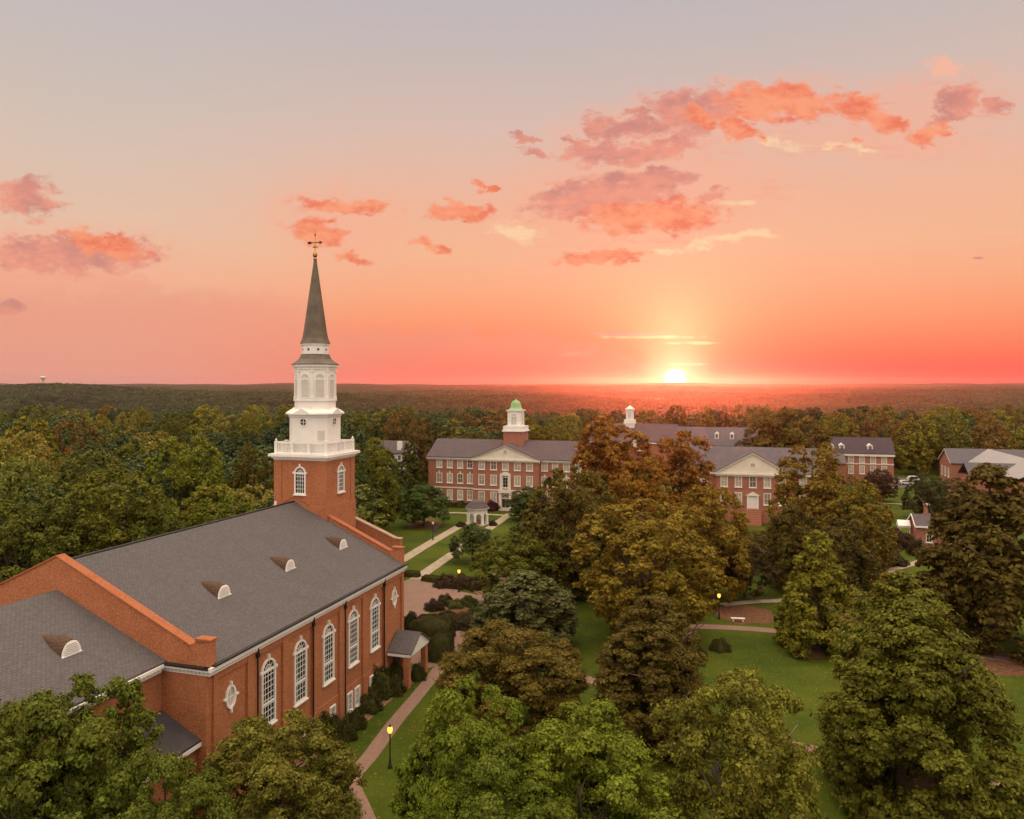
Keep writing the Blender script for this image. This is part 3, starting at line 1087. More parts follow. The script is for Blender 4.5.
    b.lathe(cx, cy, [(2.62, 29.3), (2.62, 29.7), (2.5, 29.75), (2.5, 31.0), (2.64, 31.05), (2.64, 31.25)], 8, R_(22.5))
    b.build('drum', MATS['white_paint'], t)
    # belfry
    rb = 2.44
    b = MB()
    b.lathe(cx, cy, [(rb, 31.25), (rb, 34.85), (rb + .12, 34.9), (rb + .12, 35.15), (rb + .35, 35.25), (rb + .35, 35.5)], 8, R_(22.5))
    for k in range(8):
        a = R_(22.5 + 45 * k)
        x, y = cx + (rb - .02) * math.cos(a), cy + (rb - .02) * math.sin(a)
        b.lathe(x, y, [(.2, 31.26), (.2, 31.55), (.14, 31.6), (.14, 34.5), (.22, 34.6), (.22, 34.86)], 6, a)
    b.build('belfry', MATS['white_paint'], t)
    ap = rb * math.cos(R_(22.5))
    for k in range(8):
        a = R_(45 * k)
        n_ = Vector((math.cos(a), math.sin(a), 0))
        a_ = Vector((-math.sin(a), math.cos(a), 0))
        o_ = Vector((cx, cy, 31.55)) + n_ * ap
        if n_.y < .5:
            window(t, o_, a_, n_, 1.02, 2.75, 'arch', 1, 16, .12, .07, glass='louver', bar=.06, sill=False, name='louvered_arch')
    b = MB()
    b.lathe(cx, cy, [(rb + .45, 35.5), (rb + .42, 35.6), (rb - .02, 35.85), (2.0, 36.2), (1.78, 36.6), (1.72, 36.8)], 8, R_(22.5))
    b.build('skirt_roof', MATS['spire_copper'], t)
    b = MB()
    b.lathe(cx, cy, [(1.64, 36.8), (1.64, 37.85), (1.76, 37.9), (1.76, 38.1)], 8, R_(22.5))
    dr = b.build('spire_drum', MATS['white_paint'], t)
    for k in range(8):
        a = R_(45 * k)
        n_ = Vector((math.cos(a), math.sin(a), 0))
        c_ = Vector((cx, cy, 37.35)) + n_ * (1.64 * math.cos(R_(22.5)))
        b = MB()
        b.tube([c_, c_ + n_ * .03], .15, 10)
        b.build('round_opening', MATS['glass'], dr)
    b = MB()
    b.lathe(cx, cy, [(1.86, 38.1), (1.82, 38.2), (1.58, 38.8), (1.42, 39.6), (.17, 48.5)], 8, R_(22.5))
    b.build('spire', MATS['spire_copper'], t)
    b = MB()
    b.lathe(cx, cy, [(.17, 48.4), (.26, 48.5), (.26, 48.62), (.1, 48.7), (.26, 48.85), (.33, 49.05), (.26, 49.3), (.06, 49.45), (.055, 52.0), (.0, 52.15)], 8, smooth=True)
    b.build('finial', MATS['gold'], t)
    b = MB()
    b.box(cx - .95, cx + .75, cy - .03, cy + .03, 50.56, 50.66)
    b.prism([(cx - 1.05, 50.45), (cx - .55, 50.45), (cx - .55, 50.77), (cx - 1.05, 50.77)], cy - .025, cy + .025, 'y')
    b.prism([(cx + .6, 50.4), (cx + 1.05, 50.61), (cx + .6, 50.82)], cy - .025, cy + .025, 'y')
    b.box(cx - .35, cx + .35, cy - .03, cy + .03, 50.0, 50.07)
    b.box(cx - .03, cx + .03, cy - .35, cy + .35, 50.08, 50.15)
    b.lathe(cx, cy, [(.02, 51.4), (.14, 51.55), (.02, 51.7)], 8, smooth=True)
    b.build('weather_vane', MATS['dark_metal'], t)


church()

# ------------------------------------------------------------------ the halls
def base_at(x, y):
    return Vector((x, y, 0))


def cupola(root, x, y, z0, brick_h, bw, white_h, ww, dome_h, dome, led=.35):
    c = empty('cupola', (0, 0, 0))
    c.parent = root
    b = MB()
    b.box(x - bw / 2, x + bw / 2, y - bw / 2, y + bw / 2, z0 - 3, z0 + brick_h)
    b.build('cupola_base', MATS['brick_hall'] if dome else MATS['white_paint'], c)
    z = z0 + brick_h
    b = MB()
    b.box(x - bw / 2 - led, x + bw / 2 + led, y - bw / 2 - led, y + bw / 2 + led, z, z + .35)
    b.box(x - bw / 2 - .05, x + bw / 2 + .05, y - bw / 2 - .05, y + bw / 2 + .05, z + .35, z + 1.5)
    b.build('cupola_ledge', MATS['white_paint'], c)
    b = MB()
    h = ww / 2
    b.box(x - h, x + h, y - h, y + h, z + 1.5, z + 1.5 + white_h)
    zz = z + 1.5 + white_h
    b.box(x - h - .3, x + h + .3, y - h - .3, y + h + .3, zz, zz + .3)
    b.build('lantern', MATS['white_paint'], c)
    for o_, a_, n_ in (((x, y - h, z + 1.9), (1, 0, 0), (0, -1, 0)), ((x + h, y, z + 1.9), (0, 1, 0), (1, 0, 0)), ((x - h, y, z + 1.9), (0, -1, 0), (-1, 0, 0))):
        window(c, o_, a_, n_, ww * .38, white_h * .72, 'arch', 2, 8, .1, .08, glass='louver', sill=False, name='louvered_arch')
    b = MB()
    r = ww * .5
    if dome:
        b.lathe(x, y, [(r * 1.2, zz + .3), (r * .92, zz + .7), (r * .80, zz + dome_h * .45), (r * .74, zz + dome_h * .68), (r * .55, zz + dome_h * .88), (r * .2, zz + dome_h), (.03, zz + dome_h + .4)], 12, smooth=True)
        b.build('dome', MATS['green_copper'], c)
    else:
        b.lathe(x, y, [(r * 1.35, zz + .3), (r * .7, zz + dome_h * .6), (r * .35, zz + dome_h * .8), (.03, zz + dome_h)], 8, R_(22.5))
        b.build('dome', MATS['cream_paint'], c)


def hall_b():
    p = gnd(428.4, 505)
    root = empty('brick_hall', (p.x, p.y, 0), -THETA, 'three storey red brick hall with white pediment and green domed cupola', 'building')
    LN, D, E, ZR = 45.2, 14.2, 13.35, 17.7
    pv0, pv1 = 13.5, 31.7
    b = MB()
    b.box(0, LN, 0, D, 0, E)
    b.prism([(0, E), (D, E), (D / 2, ZR - .1)], 0, .3, 'x')
    b.prism([(0, E), (D, E), (D / 2, ZR - .1)], LN - .3, LN, 'x')
    b.build('wall', MATS['brick_hall'], root)
    b = MB()
    b.box(pv0, pv1, -1.2, -.002, 0, E)
    b.build('pavilion_wall', MATS['brick_hall'], root)
    b = MB()
    roof_gable(b, -.3, LN + .3, -.7, D + .7, E - .05, ZR, 'x', .2)
    rf = b.build('roof', MATS['slate_hall'], root)
    pc = (pv0 + pv1) / 2
    pz = 17.1
    b = MB()
    prof = [(pv0 - .5, E + .02), (pc, pz), (pv1 + .5, E + .02), (pv1 + .5, E + .2), (pc, pz + .2), (pv0 - .5, E + .2)]
    b.prism(prof, -1.95, 6.5, 'y')
    b.build('pavilion_roof', MATS['slate_hall'], root)
    b = MB()
    b.prism([(pv0 - .4, E + .03), (pv1 + .4, E + .03), (pc, pz - .05)], -1.45, -1.2, 'y')
    b.prism([(pv0 - .6, E + .03), (pv0 - .2, E + .03), (pc, pz - .22), (pc, pz + .02)], -1.9, -1.46, 'y')
    b.prism([(pv1 + .6, E + .03), (pv1 + .2, E + .03), (pc, pz - .22), (pc, pz + .02)], -1.9, -1.46, 'y')
    b.build('pediment', MATS['cream_paint'], root)
    window(root, (pc, -1.45, E + 1.35), (1, 0, 0), (0, -1, 0), 1.1, 1.1, 'oval', t=.14, proud=.08, glass='pale_pane', name='round_window')
    b = MB()
    for x0, x1, yy in ((-.4, pv0 - .42, 0), (pv1 + .42, LN + .4, 0)):
        b.box(x0, x1, yy - .25, yy - .003, E - .75, E - .4)
        b.box(x0, x1, yy - .6, yy - .003, E - .398, E - .06)
    b.box(pv0 - .4, pv1 + .4, -1.5, -1.203, E - .75, E - .4)
    b.box(pv0 - .4, pv1 + .4, -1.85, -1.203, E - .398, E + .028)
    b.build('cornice', MATS['cream_paint'], root)
    b = MB()
    b.box(-.06, pv0 - .01, -.1, -.004, 4.95, 5.25)
    b.box(pv1 + .01, LN + .06, -.1, -.004, 4.95, 5.25)
    b.box(pv0 - .08, pv1 + .08, -1.3, -1.204, 4.95, 5.25)
    b.build('belt_course', MATS['cream_paint'], root)
    wing = [3.26, 6.33, 9.37, 12.2]
    wing += [2 * pc - x for x in wing]
    for zi, z in enumerate((10.6, 6.5, 2.0)):
        for x in wing:
            window(root, (x, -.004, z), (1, 0, 0), (0, -1, 0), 1.35, 2.35, 'rect', 2, 2, .16, .1, 'pale_pane', bar=.06)
            if zi == 1:
                k = MB()
                k.box(x - .16, x + .16, -.14, -.006, z + 2.52, z + 3.05)
                k.build('keystone', MATS['cream_paint'], root)
        for x in (15.95, 19.3, 22.6, 25.9, 29.25):
            if abs(x - pc) < 1 and zi > 0:
                continue
            window(root, (x, -1.204, z), (1, 0, 0), (0, -1, 0), 1.45, 2.45, 'rect', 2, 2, .16, .1, 'pale_pane', bar=.06)
    # entrance bay in stone
    b = MB()
    yy = -1.204
    b.box(pc - 1.75, pc - 1.1, yy - .35, yy, 0, 4.4)
    b.box(pc + 1.1, pc + 1.75, yy - .35, yy, 0, 4.4)
    b.box(pc - 2.0, pc + 2.0, yy - .5, yy, 4.4, 5.3)
    b.box(pc - 1.5, pc - .85, yy - .28, yy, 5.3, 9.0)
    b.box(pc + .85, pc + 1.5, yy - .28, yy, 5.3, 9.0)
    b.prism([(pc - 1.6, 9.0), (pc + 1.6, 9.0), (pc + 1.2, 9.6), (pc + .5, 9.95), (pc, 10.05), (pc - .5, 9.95), (pc - 1.2, 9.6)], yy - .32, yy, 'y')
    b.build('entrance_surround', MATS['cream_paint'], root)
    window(root, (pc, yy, .1), (1, 0, 0), (0, -1, 0), 1.9, 3.9, 'arch', 2, 1, .12, .12, 'door_dark', name='arched_door', sill=False, frame='cream_paint')
    window(root, (pc, yy, 5.9), (1, 0, 0), (0, -1, 0), 1.3, 2.6, 'rect', 2, 3, .14, .12)
    b = MB()
    for i in range(4):
        b.box(pc - 2.2 - .1 * i, pc + 2.2 + .1 * i, yy - 1.0 - .35 * i, yy - .36, 0, .6 - .15 * i - .002 * i)
    b.build('steps', MATS['stone'], root)
    cupola(root, pc + .4, D / 2, ZR, 2.6, 5.5, 4.1, 3.7, 2.9, True)
    return p


PB = hall_b()


def hall_c():
    Zc = 182.0
    p = Vector(((752.8 - 512) / FPX * Zc, Zc, 0))
    root = empty('brick_hall', p, -THETA, 'red brick hall with plain white pediment and white door, half hidden by trees', 'building')
    E, ZR, D = 11.8, 17.3, 16.0
    hw = 8.4
    b = MB()
    b.box(-14.5, 14.5, 1.2, D, 0, E)
    b.prism([(1.2, E), (D, E), ((D + 1.2) / 2, ZR - .2)], -14.5, -14.2, 'x')
    b.prism([(1.2, E), (D, E), ((D + 1.2) / 2, ZR - .2)], 14.2, 14.5, 'x')
    b.box(-hw, hw, 0, 1.198, 0, E)
    b.build('wall', MATS['brick_hall'], root)
    b = MB()
    roof_gable(b, -14.9, 14.9, .6, D + .6, E, ZR, 'x', .2)
    b.build('roof', MATS['slate_blue'], root)
    b = MB()
    pz = 16.9
    prof = [(-hw - .5, E + .05), (0, pz), (hw + .5, E + .05), (hw + .5, E + .25), (0, pz + .2), (-hw - .5, E + .25)]
    b.prism(prof, -.8, 8.0, 'y')
    b.build('pavilion_roof', MATS['slate_blue'], root)
    b = MB()
    b.prism([(-hw - .3, E + .03), (hw + .3, E + .03), (0, pz - .05)], -.3, -.01, 'y')
    for s in (-1, 1):
        b.prism([(s * (hw + .6), E + .03), (s * (hw + .1), E + .03), (0, pz - .3), (0, pz + .02)], -.75, -.31, 'y')
    b.box(-hw - .4, hw + .4, -.7, -.003, E - .4, E + .02)
    b.box(-hw - .2, hw + .2, -.35, -.003, E - .8, E - .402)
    b.box(-14.8, -hw - .41, .6, 1.19, E - .5, E - .02)
    b.box(hw + .41, 14.8, .6, 1.19, E - .5, E - .02)
    b.build('pediment', MATS['cream_paint'], root)
    window(root, (0, -.3, E + 1.5), (1, 0, 0), (0, -1, 0), 1.0, 1.0, 'oval', t=.18, proud=.08, name='round_window', glass='pale_pane')
    for z in (8.6, 4.55):
        for x in (-6.6, -3.3, 0, 3.3, 6.6):
            if z < 6 and x == 0:
                continue
            window(root, (x, -.004, z), (1, 0, 0), (0, -1, 0), 1.35, 2.5, 'rect', 2, 2, .17, .1, 'pale_pane', bar=.06)
        for x in (-11.4, 11.4):
            window(root, (x, 1.196, z), (1, 0, 0), (0, -1, 0), 1.35, 2.5, 'rect', 2, 2, .17, .1, 'pale_pane', bar=.06)
    b = MB()
    b.box(-1.35, -.9, -.4, -.003, 3.4, 6.5)
    b.box(.9, 1.35, -.4, -.003, 3.4, 6.5)
    b.prism([(-1.6, 6.5), (1.6, 6.5), (0, 7.4)], -.5, -.003, 'y')
    b.build('door_surround', MATS['white_paint'], root)
    b = MB()
    b.box(-.89, .89, -.12, -.003, 3.4, 6.48)
    b.build('door', MATS['white_paint'], root)
    b = MB()
    for i in range(9):
        b.box(-1.9, 1.9, -1.4 - .35 * i, -.41 if i == 0 else -1.4 - .35 * (i - 1), 0, 3.35 - .36 * i)
    b.build('steps', MATS['brick_hall'], root)


hall_c()


def dormer_box(root, x, y, z, w=1.5, h=1.9, d=2.4):
    b = MB()
    b.box(x - w / 2, x + w / 2, y, y + d, z, z + h)
    b.prism([(x - w / 2 - .15, z + h), (x + w / 2 + .15, z + h), (x, z + h + .7)], y - .15, y + d + .6, 'y')
    o = b.build('dormer', MATS['white_paint'], root)
    window(o, (x, y, z + .35), (1, 0, 0), (0, -1, 0), w * .55, h * .7, 'rect', 2, 2, .08, .06, sill=False, name='dormer_window')


def hall_d():
    # long low hall with a white cupola, behind the glare tinted oaks
    p = Vector((85.5, 277, 0))
    root = empty('brick_hall', p, -THETA, 'long low hall with slate roof, two dormers and a white cupola', 'building')
    E, ZR, D = 10.6, 16.9, 14.0
    b = MB()
    b.box(-25, 6, 0, D, 0, E)
    b.box(-58, -25, 1, D + 1, 0, E + .6)
    b.prism([(0, E), (D, E), (D / 2, ZR - .2)], 5.7, 6.0, 'x')
    b.prism([(1, E + .6), (D + 1, E + .6), (D / 2 + 1, ZR + .7)], -58, -57.7, 'x')
    b.build('wall', MATS['brick_hall'], root)
    b = MB()
    roof_gable(b, -25, 6.4, -.6, D + .6, E, ZR, 'x', .2)
    b.build('roof', MATS['slate_blue'], root)
    b = MB()
    roof_gable(b, -58.4, -25.01, .4, D + 1.6, E + .6, ZR + .9, 'x', .2)
    b.build('wing_roof', MATS['slate_hall'], root)
    b = MB()
    b.box(-24.9, 6.4, -.5, -.003, E - .5, E - .02)
    b.box(-58.4, -25.1, .4, .997, E + .1, E + .58)
    b.build('cornice', MATS['cream_paint'], root)
    for x in (-10.6, -5.2):
        dormer_box(root, x, 2.1, 13.0)
    # little porticoed bays peeping between the leaves
    b = MB()
    b.prism([(-41.2, 11.9), (-37.2, 11.9), (-39.2, 13.6)], -1.6, 3.2, 'y')
    b.box(-41, -37.4, -1.2, .99, 8.0, 11.9)
    b.build('portico', MATS['cream_paint'], root)
    for x in (-20, -16.5, -13, -9.5, -6, -2.5, 1, 4):
        for z in (7.2, 3.0):
            window(root, (x, -.004, z), (1, 0, 0), (0, -1, 0), 1.3, 2.2, 'rect', 2, 2, .15, .1, 'pale_pane', bar=.06)
    cupola(root, -43.6, D / 2 + 1, ZR + .9, .2, 3.9, 3.9, 2.7, 1.7, False, .3)


hall_d()


def hall_e():
    p = Vector((125.6, 250, 0))
    root = empty('brick_hall', p, -THETA, 'dark roofed brick hall with three white dormers standing behind the tall trees', 'building')
    E, ZR, D = 10.1, 15.0, 14
    b = MB()
    b.box(-27, 0, 0, D, 0, E)
    b.prism([(0, E), (D, E), (D / 2, ZR - .2)], -.3, 0, 'x')
    b.prism([(0, E), (D, E), (D / 2, ZR - .2)], -27, -26.7, 'x')
    b.build('wall', MATS['brick_hall'], root)
    b = MB()
    roof_gable(b, -27.4, .4, -.6, D + .6, E, ZR, 'x', .2)
    b.build('roof', MATS['slate_dark'], root)
    b = MB()
    b.box(-27.3, .3, -.55, -.003, E - .75, E - .02)
    b.box(-27.1, .06, -.12, -.004, 6.6, 6.95)
    b.build('cornice', MATS['cream_paint'], root)
    for x in (-19.0, -15.6, -6.9):
        dormer_box(root, x, 1.4, 11.0, 1.7, 1.7)
    for z in (7.1, 3.6):
        for x in (-2.9, -6.2, -9.6, -13):
            window(root, (x, -.005, z), (1, 0, 0), (0, -1, 0), 1.4, 2.0 if z > 7 else 2.5, 'rect', 2, 2, .15, .1, 'pale_pane', bar=.06)
    # lower wing towards the viewer
    b = MB()
    b.box(-23, -15.4, -7, -.006, 0, 7.4)
    b.build('wing_wall', MATS['brick_hall'], root)
    b = MB()
    b.prism([(-7.5, 7.41), (-.6, 10.0), (-.6, 9.7), (-7.5, 7.2)], -23.3, -15.2, 'x')
    b.build('wing_roof', MATS['slate_blue'], root)


hall_e()


def hall_f():
    p = at(951.6, 462, 236)
    root = empty('brick_hall', (p.x, p.y, 0), -THETA, 'brick building with pale metal cross roofs at the right edge', 'building')
    E, ZR, D = 8.6, 12.6, 15.0
    b = MB()
    b.box(0, 34, 0, D, 0, E)
    b.prism([(0, E), (D, E), (D / 2, ZR - .2)], 0, .3, 'x')
    b.build('wall', MATS['brick_hall'], root)
    b = MB()
    roof_gable(b, -.4, 34, -.5, D + .5, E, ZR, 'x', .2)
    b.build('roof', MATS['slate_blue'], root)
    b = MB()
    b.prism([(-.5, E - .2), (D / 2, ZR - .25), (D + .5, E - .2), (D + .5, E + .03), (D / 2, ZR + .02), (-.5, E + .03)], -.46, -.41, 'x')
    b.build('rake_trim', MATS['cream_paint'], root)
    for y in (3.5, 7.5, 11.5):
        window(root, (0, y, 4.2), (0, -1, 0), (-1, 0, 0), 1.4, 2.6, 'rect', 2, 2, .15, .1, 'pale_pane', bar=.06)
    # cross wing, pale roof
    b = MB()
    b.box(4, 20, -44, -.01, 0, E - .3)
    b.build('wing_wall', MATS['brick_hall'], root)
    for y in (-3, -7, -11, -15, -19):
        window(root, (4, y, 3.8), (0, -1, 0), (-1, 0, 0), 1.4, 2.6, 'rect', 2, 2, .15, .1, 'pale_pane', bar=.06)
    b = MB()
    roof_gable(b, 3.2, 20.8, -44.5, D / 2, E - .3, ZR + .1, 'y', .2)
    b.build('wing_roof', MATS['pale_metal_roof'], root)
    # side block with a dark roof off the cross wing
    b = MB()
    b.box(-3, 4 - .01, -33, -22, 0, E - .6)
    b.build('side_wall', MATS['brick_hall'], root)
    b = MB()
    roof_gable(b, -3.4, 12, -33.5, -21.5, E - .6, ZR - 1.2, 'x', .2)
    b.build('side_roof', MATS['slate_blue'], root)
    b = MB()
    b.box(26, 48, -20, -8, 0, E)
    b.prism([(-20, E), (-8, E), (-14, E + 3)], 26, 48, 'x')
    b.build('rear_wall', MATS['brick_hall'], root)


hall_f()


def small_houses():
    # brick cottage with chimney, right
    p = gnd(917, 547)
    root = empty('brick_cottage', (p.x, p.y, 0), -THETA, 'small brick building with white trim and a chimney beside the big dark tree', 'house')
    b = MB()
    b.box(0, 9, 0, 7, 0, 4.2)
    b.prism([(0, 4.2), (7, 4.2), (3.5, 6.0)], 0, .3, 'x')
    b.build('wall', MATS['brick_hall'], root)
    b = MB()
    roof_gable(b, -.4, 9.4, -.5, 7.5, 4.2, 6.1, 'x', .15)
    b.build('roof', MATS['slate_hall'], root)
    b = MB()
    b.prism([(-.55, 4.0), (3.5, 5.95), (7.55, 4.0), (7.55, 4.34), (3.5, 6.29), (-.55, 4.34)], -.5, -.405, 'x')
    b.box(-.4, 9.4, -.62, -.51, 4.05, 4.38)
    b.build('trim', MATS['white_paint'], root)
    b = MB()
    b.box(2.2, 3.1, 4.1, 5.0, 4.3, 8.0)
    ch = b.build('chimney', MATS['brick_hall'], root)
    b = MB()
    b.box(2.1, 3.2, 4.0, 5.1, 8.0, 8.25)
    b.build('chimney_cap', MATS['stone'], ch)
    window(root, (2.2, 0, 1.2), (1, 0, 0), (0, -1, 0), .9, 1.4, 'rect', 2, 2, .12, .08)
    b = MB()
    for x in (-2.4, -.6):
        for y in (4.0, 6.0):
            b.box(x - .1, x + .1, y - .1, y + .1, 0, 3.2)
    b.box(-2.7, -.45, 3.7, 6.3, 3.2, 3.6)
    b.prism([(3.6, 3.6), (6.4, 3.6), (5.0, 4.6)], -2.8, -.45, 'x')
    b.box(-2.6, -.45, 3.8, 6.2, 0, .3)
    b.build('porch', MATS['white_paint'], root)

    def house(px, py, Y, wd, dp, e, r, label, wallm, roofm, chim=True):
        q = at(px, py, Y)
        rt = empty('house', (q.x, q.y, 0), -THETA, label, 'house')
        b = MB()
        b.box(-wd / 2, wd / 2, 0, dp, 0, e)
        b.prism([(0, e), (dp, e), (dp / 2, r - .1)], -wd / 2, -wd / 2 + .3, 'x')
        b.prism([(0, e), (dp, e), (dp / 2, r - .1)], wd / 2 - .3, wd / 2, 'x')
        b.build('wall', MATS[wallm], rt)
        b = MB()
        roof_gable(b, -wd / 2 - .4, wd / 2 + .4, -.5, dp + .5, e, r, 'x', .18)
        b.build('roof', MATS[roofm], rt)
        if chim:
            b = MB()
            b.box(wd * .2, wd * .2 + 1.3, .6, 1.9, e - .5, r + .2)
            b.build('chimney', MATS['white_paint'], rt)
        for x in (-wd * .3, -wd * .1, wd * .1, wd * .3):
            window(rt, (x, 0, e - 2.2), (1, 0, 0), (0, -1, 0), 1.0, 1.5, 'rect', 2, 2, .12, .08)
    house(390, 450, 245, 11, 9, 11.0, 14.6, 'small grey roofed house with white chimney among trees behind the steeple', 'cream_paint', 'slate_hall')


small_houses()


def gazebo():
    c = gnd(477.5, 524.5)
    root = empty('gazebo', c, R_(10), 'white arched octagonal well house with dark bell roof on the lawn', 'gazebo')
    b = MB()
    b.lathe(0, 0, [(2.75, 0), (2.75, .25)], 8, R_(22.5))
    b.build('base', MATS['stone'], root)
    for k in range(8):
        a = R_(22.5 + 45 * k)
        x, y = 2.3 * math.cos(a), 2.3 * math.sin(a)
        b = MB()
        b.lathe(x, y, [(.42, .25), (.42, .5), (.34, .55), (.33, 2.2), (.40, 2.25), (.40, 2.5)], 8, a)
        b.build('column', MATS['white_paint'], root)
    # arches between the columns
    b = MB()
    ap = 2.3 * math.cos(R_(22.5))
    hw = 2.3 * math.sin(R_(22.5))
    for k in range(8):
        a = R_(45 * k)
        n_ = Vector((math.cos(a), math.sin(a), 0))
        a_ = Vector((-math.sin(a), math.cos(a), 0))
        r = hw * .62
        prof = [(hw, 2.3)] + [(r * math.cos(math.pi * i / 10), 2.3 + r * math.sin(math.pi * i / 10) * .95) for i in range(11)] + [(-hw, 2.3), (-hw, 3.75), (hw, 3.75)]
        P = [n_ * (ap - .12) + a_ * s + Vector((0, 0, z)) for s, z in prof]
        Q = [n_ * (ap + .12) + a_ * s + Vector((0, 0, z)) for s, z in prof]
        b.loft([P, Q])
    b.lathe(0, 0, [(2.62, 3.76), (2.95, 3.9), (2.95, 4.1)], 8, R_(22.5))
    b.build('arcade', MATS['white_paint'], root)
    b = MB()
    b.lathe(0, 0, [(3.02, 4.1), (2.6, 4.5), (2.05, 5.0), (1.75, 5.4), (1.2, 5.75), (.2, 5.95)], 8, R_(22.5))
    b.build('roof', MATS['slate_hall'], root)
    b = MB()
    b.lathe(0, 0, [(.75, .25), (.8, .3), (.8, 1.1), (.7, 1.15)], 12, smooth=True)
    b.build('well_curb', MATS['brick_hall'], root)


gazebo()


# ------------------------------------------------------------------ street furniture
def lamp_post(base, label, lit=True, banner=False, h=3.3):
    root = empty('lamp_post', base, 0.3, label, 'lamp post', 'black lamp posts along the paths')
    b = MB()
    b.lathe(0, 0, [(.2, 0), (.2, .15), (.13, .25), (.10, .7), (.065, .8), (.055, h - .45), (.10, h - .38), (.12, h - .3)], 10, smooth=True)
    b.build('post', MATS['dark_metal'], root)
    b = MB()
    b.lathe(0, 0, [(.10, h - .3), (.19, h - .18), (.24, h + .0), (.21, h + .18), (.12, h + .3)], 12, smooth=True)
    b.build('globe', MATS['lamp_glow' if lit else 'cream_paint'], root)
    b = MB()
    b.lathe(0, 0, [(.15, h + .28), (.12, h + .36), (.04, h + .42), (.02, h + .55)], 10, smooth=True)
    b.build('cap', MATS['dark_metal'], root)
    if banner:
        b = MB()
        b.box(.06, 1.0, -.02, .02, h - .66, h - .62)
        b.box(.06, 1.0, -.02, .02, h - 2.06, h - 2.02)
        b.build('banner_arm', MATS['dark_metal'], root)
        b = MB()
        b.box(.12, .95, -.01, .01, h - 2.02, h - .66)
        b.build('banner', MATS['banner_cloth'], root)
    if lit:
        ld = bpy.data.lights.new('lamp_light', 'POINT')
        ld.energy, ld.color, ld.shadow_soft_size = 120, (1.0, .55, .18), .3
        lo = bpy.data.objects.new('lamp_light', ld)
        lo.location = (0, 0, h)
        lo.parent = root
        COL.objects.link(lo)


lamp_post(gnd(390, 768), 'lit black lamp post standing in the grass beside the brick church path')
lamp_post(gnd(459, 592), 'lit lamp post at the edge of the plaza beyond the flower bed')
lamp_post(gnd(719, 619), 'lit lamp post under the glare tinted tree by the mulch bed')
lamp_post(gnd(433, 540), 'unlit lamp post with a dark banner on the lawn by the straight walk', False, True, 3.6)


def signboard():
    c = gnd(452.5, 629)
    root = empty('notice_board', c, R_(35), 'maroon notice board on two posts by the flower bed', 'sign')
    for x in (-.35, .35):
        b = MB()
        b.box(x - .06, x + .06, -.06, .06, 0, 1.75)
        b.build('post', MATS['maroon'], root)
    b = MB()
    b.box(-.29, .29, -.04, .04, .75, 1.6)
    b.build('panel', MATS['maroon'], root)


signboard()


def bench():
    c = gnd(738, 621.5)
    root = empty('stone_bench', c, R_(-8), 'low white stone bench on the mulch beside the path', 'bench')
    b = MB()
    b.box(-.95, .95, -.24, .24, .40, .50)
    b.build('seat', MATS['white_paint'], root, .03)
    for x in (-.65, .65):
        b = MB()
        b.box(x - .12, x + .12, -.2, .2, 0, .40)
        b.build('leg', MATS['white_paint'], root, .02)


bench()


def cars():
    for i, (px, py, rz, lab) in enumerate([(905, 484.5, 8, 'white car parked beyond the far lawn, left of the other'), (914, 481.5, 4, 'white van like car parked farthest beyond the lawn')]):
        root = empty('parked_car', gnd(px, py), R_(rz), lab, 'car', 'parked cars beyond the lawn')
        hh = 1.45 if i == 0 else 1.9
        prof = [(-2.2, .35), (2.2, .35), (2.25, .75), (2.1, .92), (1.2, 1.0), (.55, hh), (-1.4, hh), (-2.1, 1.0), (-2.25, .8)]
        b = MB()
        b.prism(prof, -.85, .85, 'y')
        b.build('body', MATS['car_white'], root, .06)
        b = MB()
        for yy in (-.862, .862):
            b.poly(*[(x, yy, z) for x, z in ((-1.75, 1.02), (.98, 1.02), (.5, hh - .12), (-1.3, hh - .12))])
        b.build('side_glass', MATS['glass'], root)
        for x in (-1.35, 1.4):
            for yy in (-.86, .68):
                b = MB()
                b.loft([[(x + .33 * math.cos(t * math.pi / 8), yy + k, .33 + .33 * math.sin(t * math.pi / 8)) for t in range(16)] for k in (0, .2)])
                b.build('wheel', MATS['tyre'], root)


cars()

# ------------------------------------------------------------------ vegetation
def quads_mesh(name, P, Nn, S, m, rng, asp=0.62):
    """leaf sprays: one four-cornered blade per point"""
    n = len(P)
    Nn = Nn / np.maximum(np.linalg.norm(Nn, axis=1, keepdims=True), 1e-6)
    t = rng.normal(size=(n, 3))
    t -= Nn * (t * Nn).sum(1, keepdims=True)
    t /= np.maximum(np.linalg.norm(t, axis=1, keepdims=True), 1e-6)
    b = np.cross(Nn, t)
    s = S[:, None]
    bend = Nn * s * rng.uniform(-.18, .18, (n, 1))
    V = np.empty((n, 4, 3))
    V[:, 0] = P - t * s * .5
    V[:, 1] = P + b * s * .5 * asp + bend
    V[:, 2] = P + t * s * .5
    V[:, 3] = P - b * s * .5 * asp + bend
    me = bpy.data.meshes.new(name)
    me.vertices.add(n * 4)
    me.vertices.foreach_set('co', V.reshape(-1).astype(np.float32))
    me.loops.add(n * 4)
    me.loops.foreach_set('vertex_index', np.arange(n * 4, dtype=np.int32))
    me.polygons.add(n)
    me.polygons.foreach_set('loop_start', np.arange(0, n * 4, 4, dtype=np.int32))
    me.materials.append(m)
    me.update(calc_edges=True)
    return me


def unit(v):
    return v / np.maximum(np.linalg.norm(v, axis=-1, keepdims=True), 1e-6)


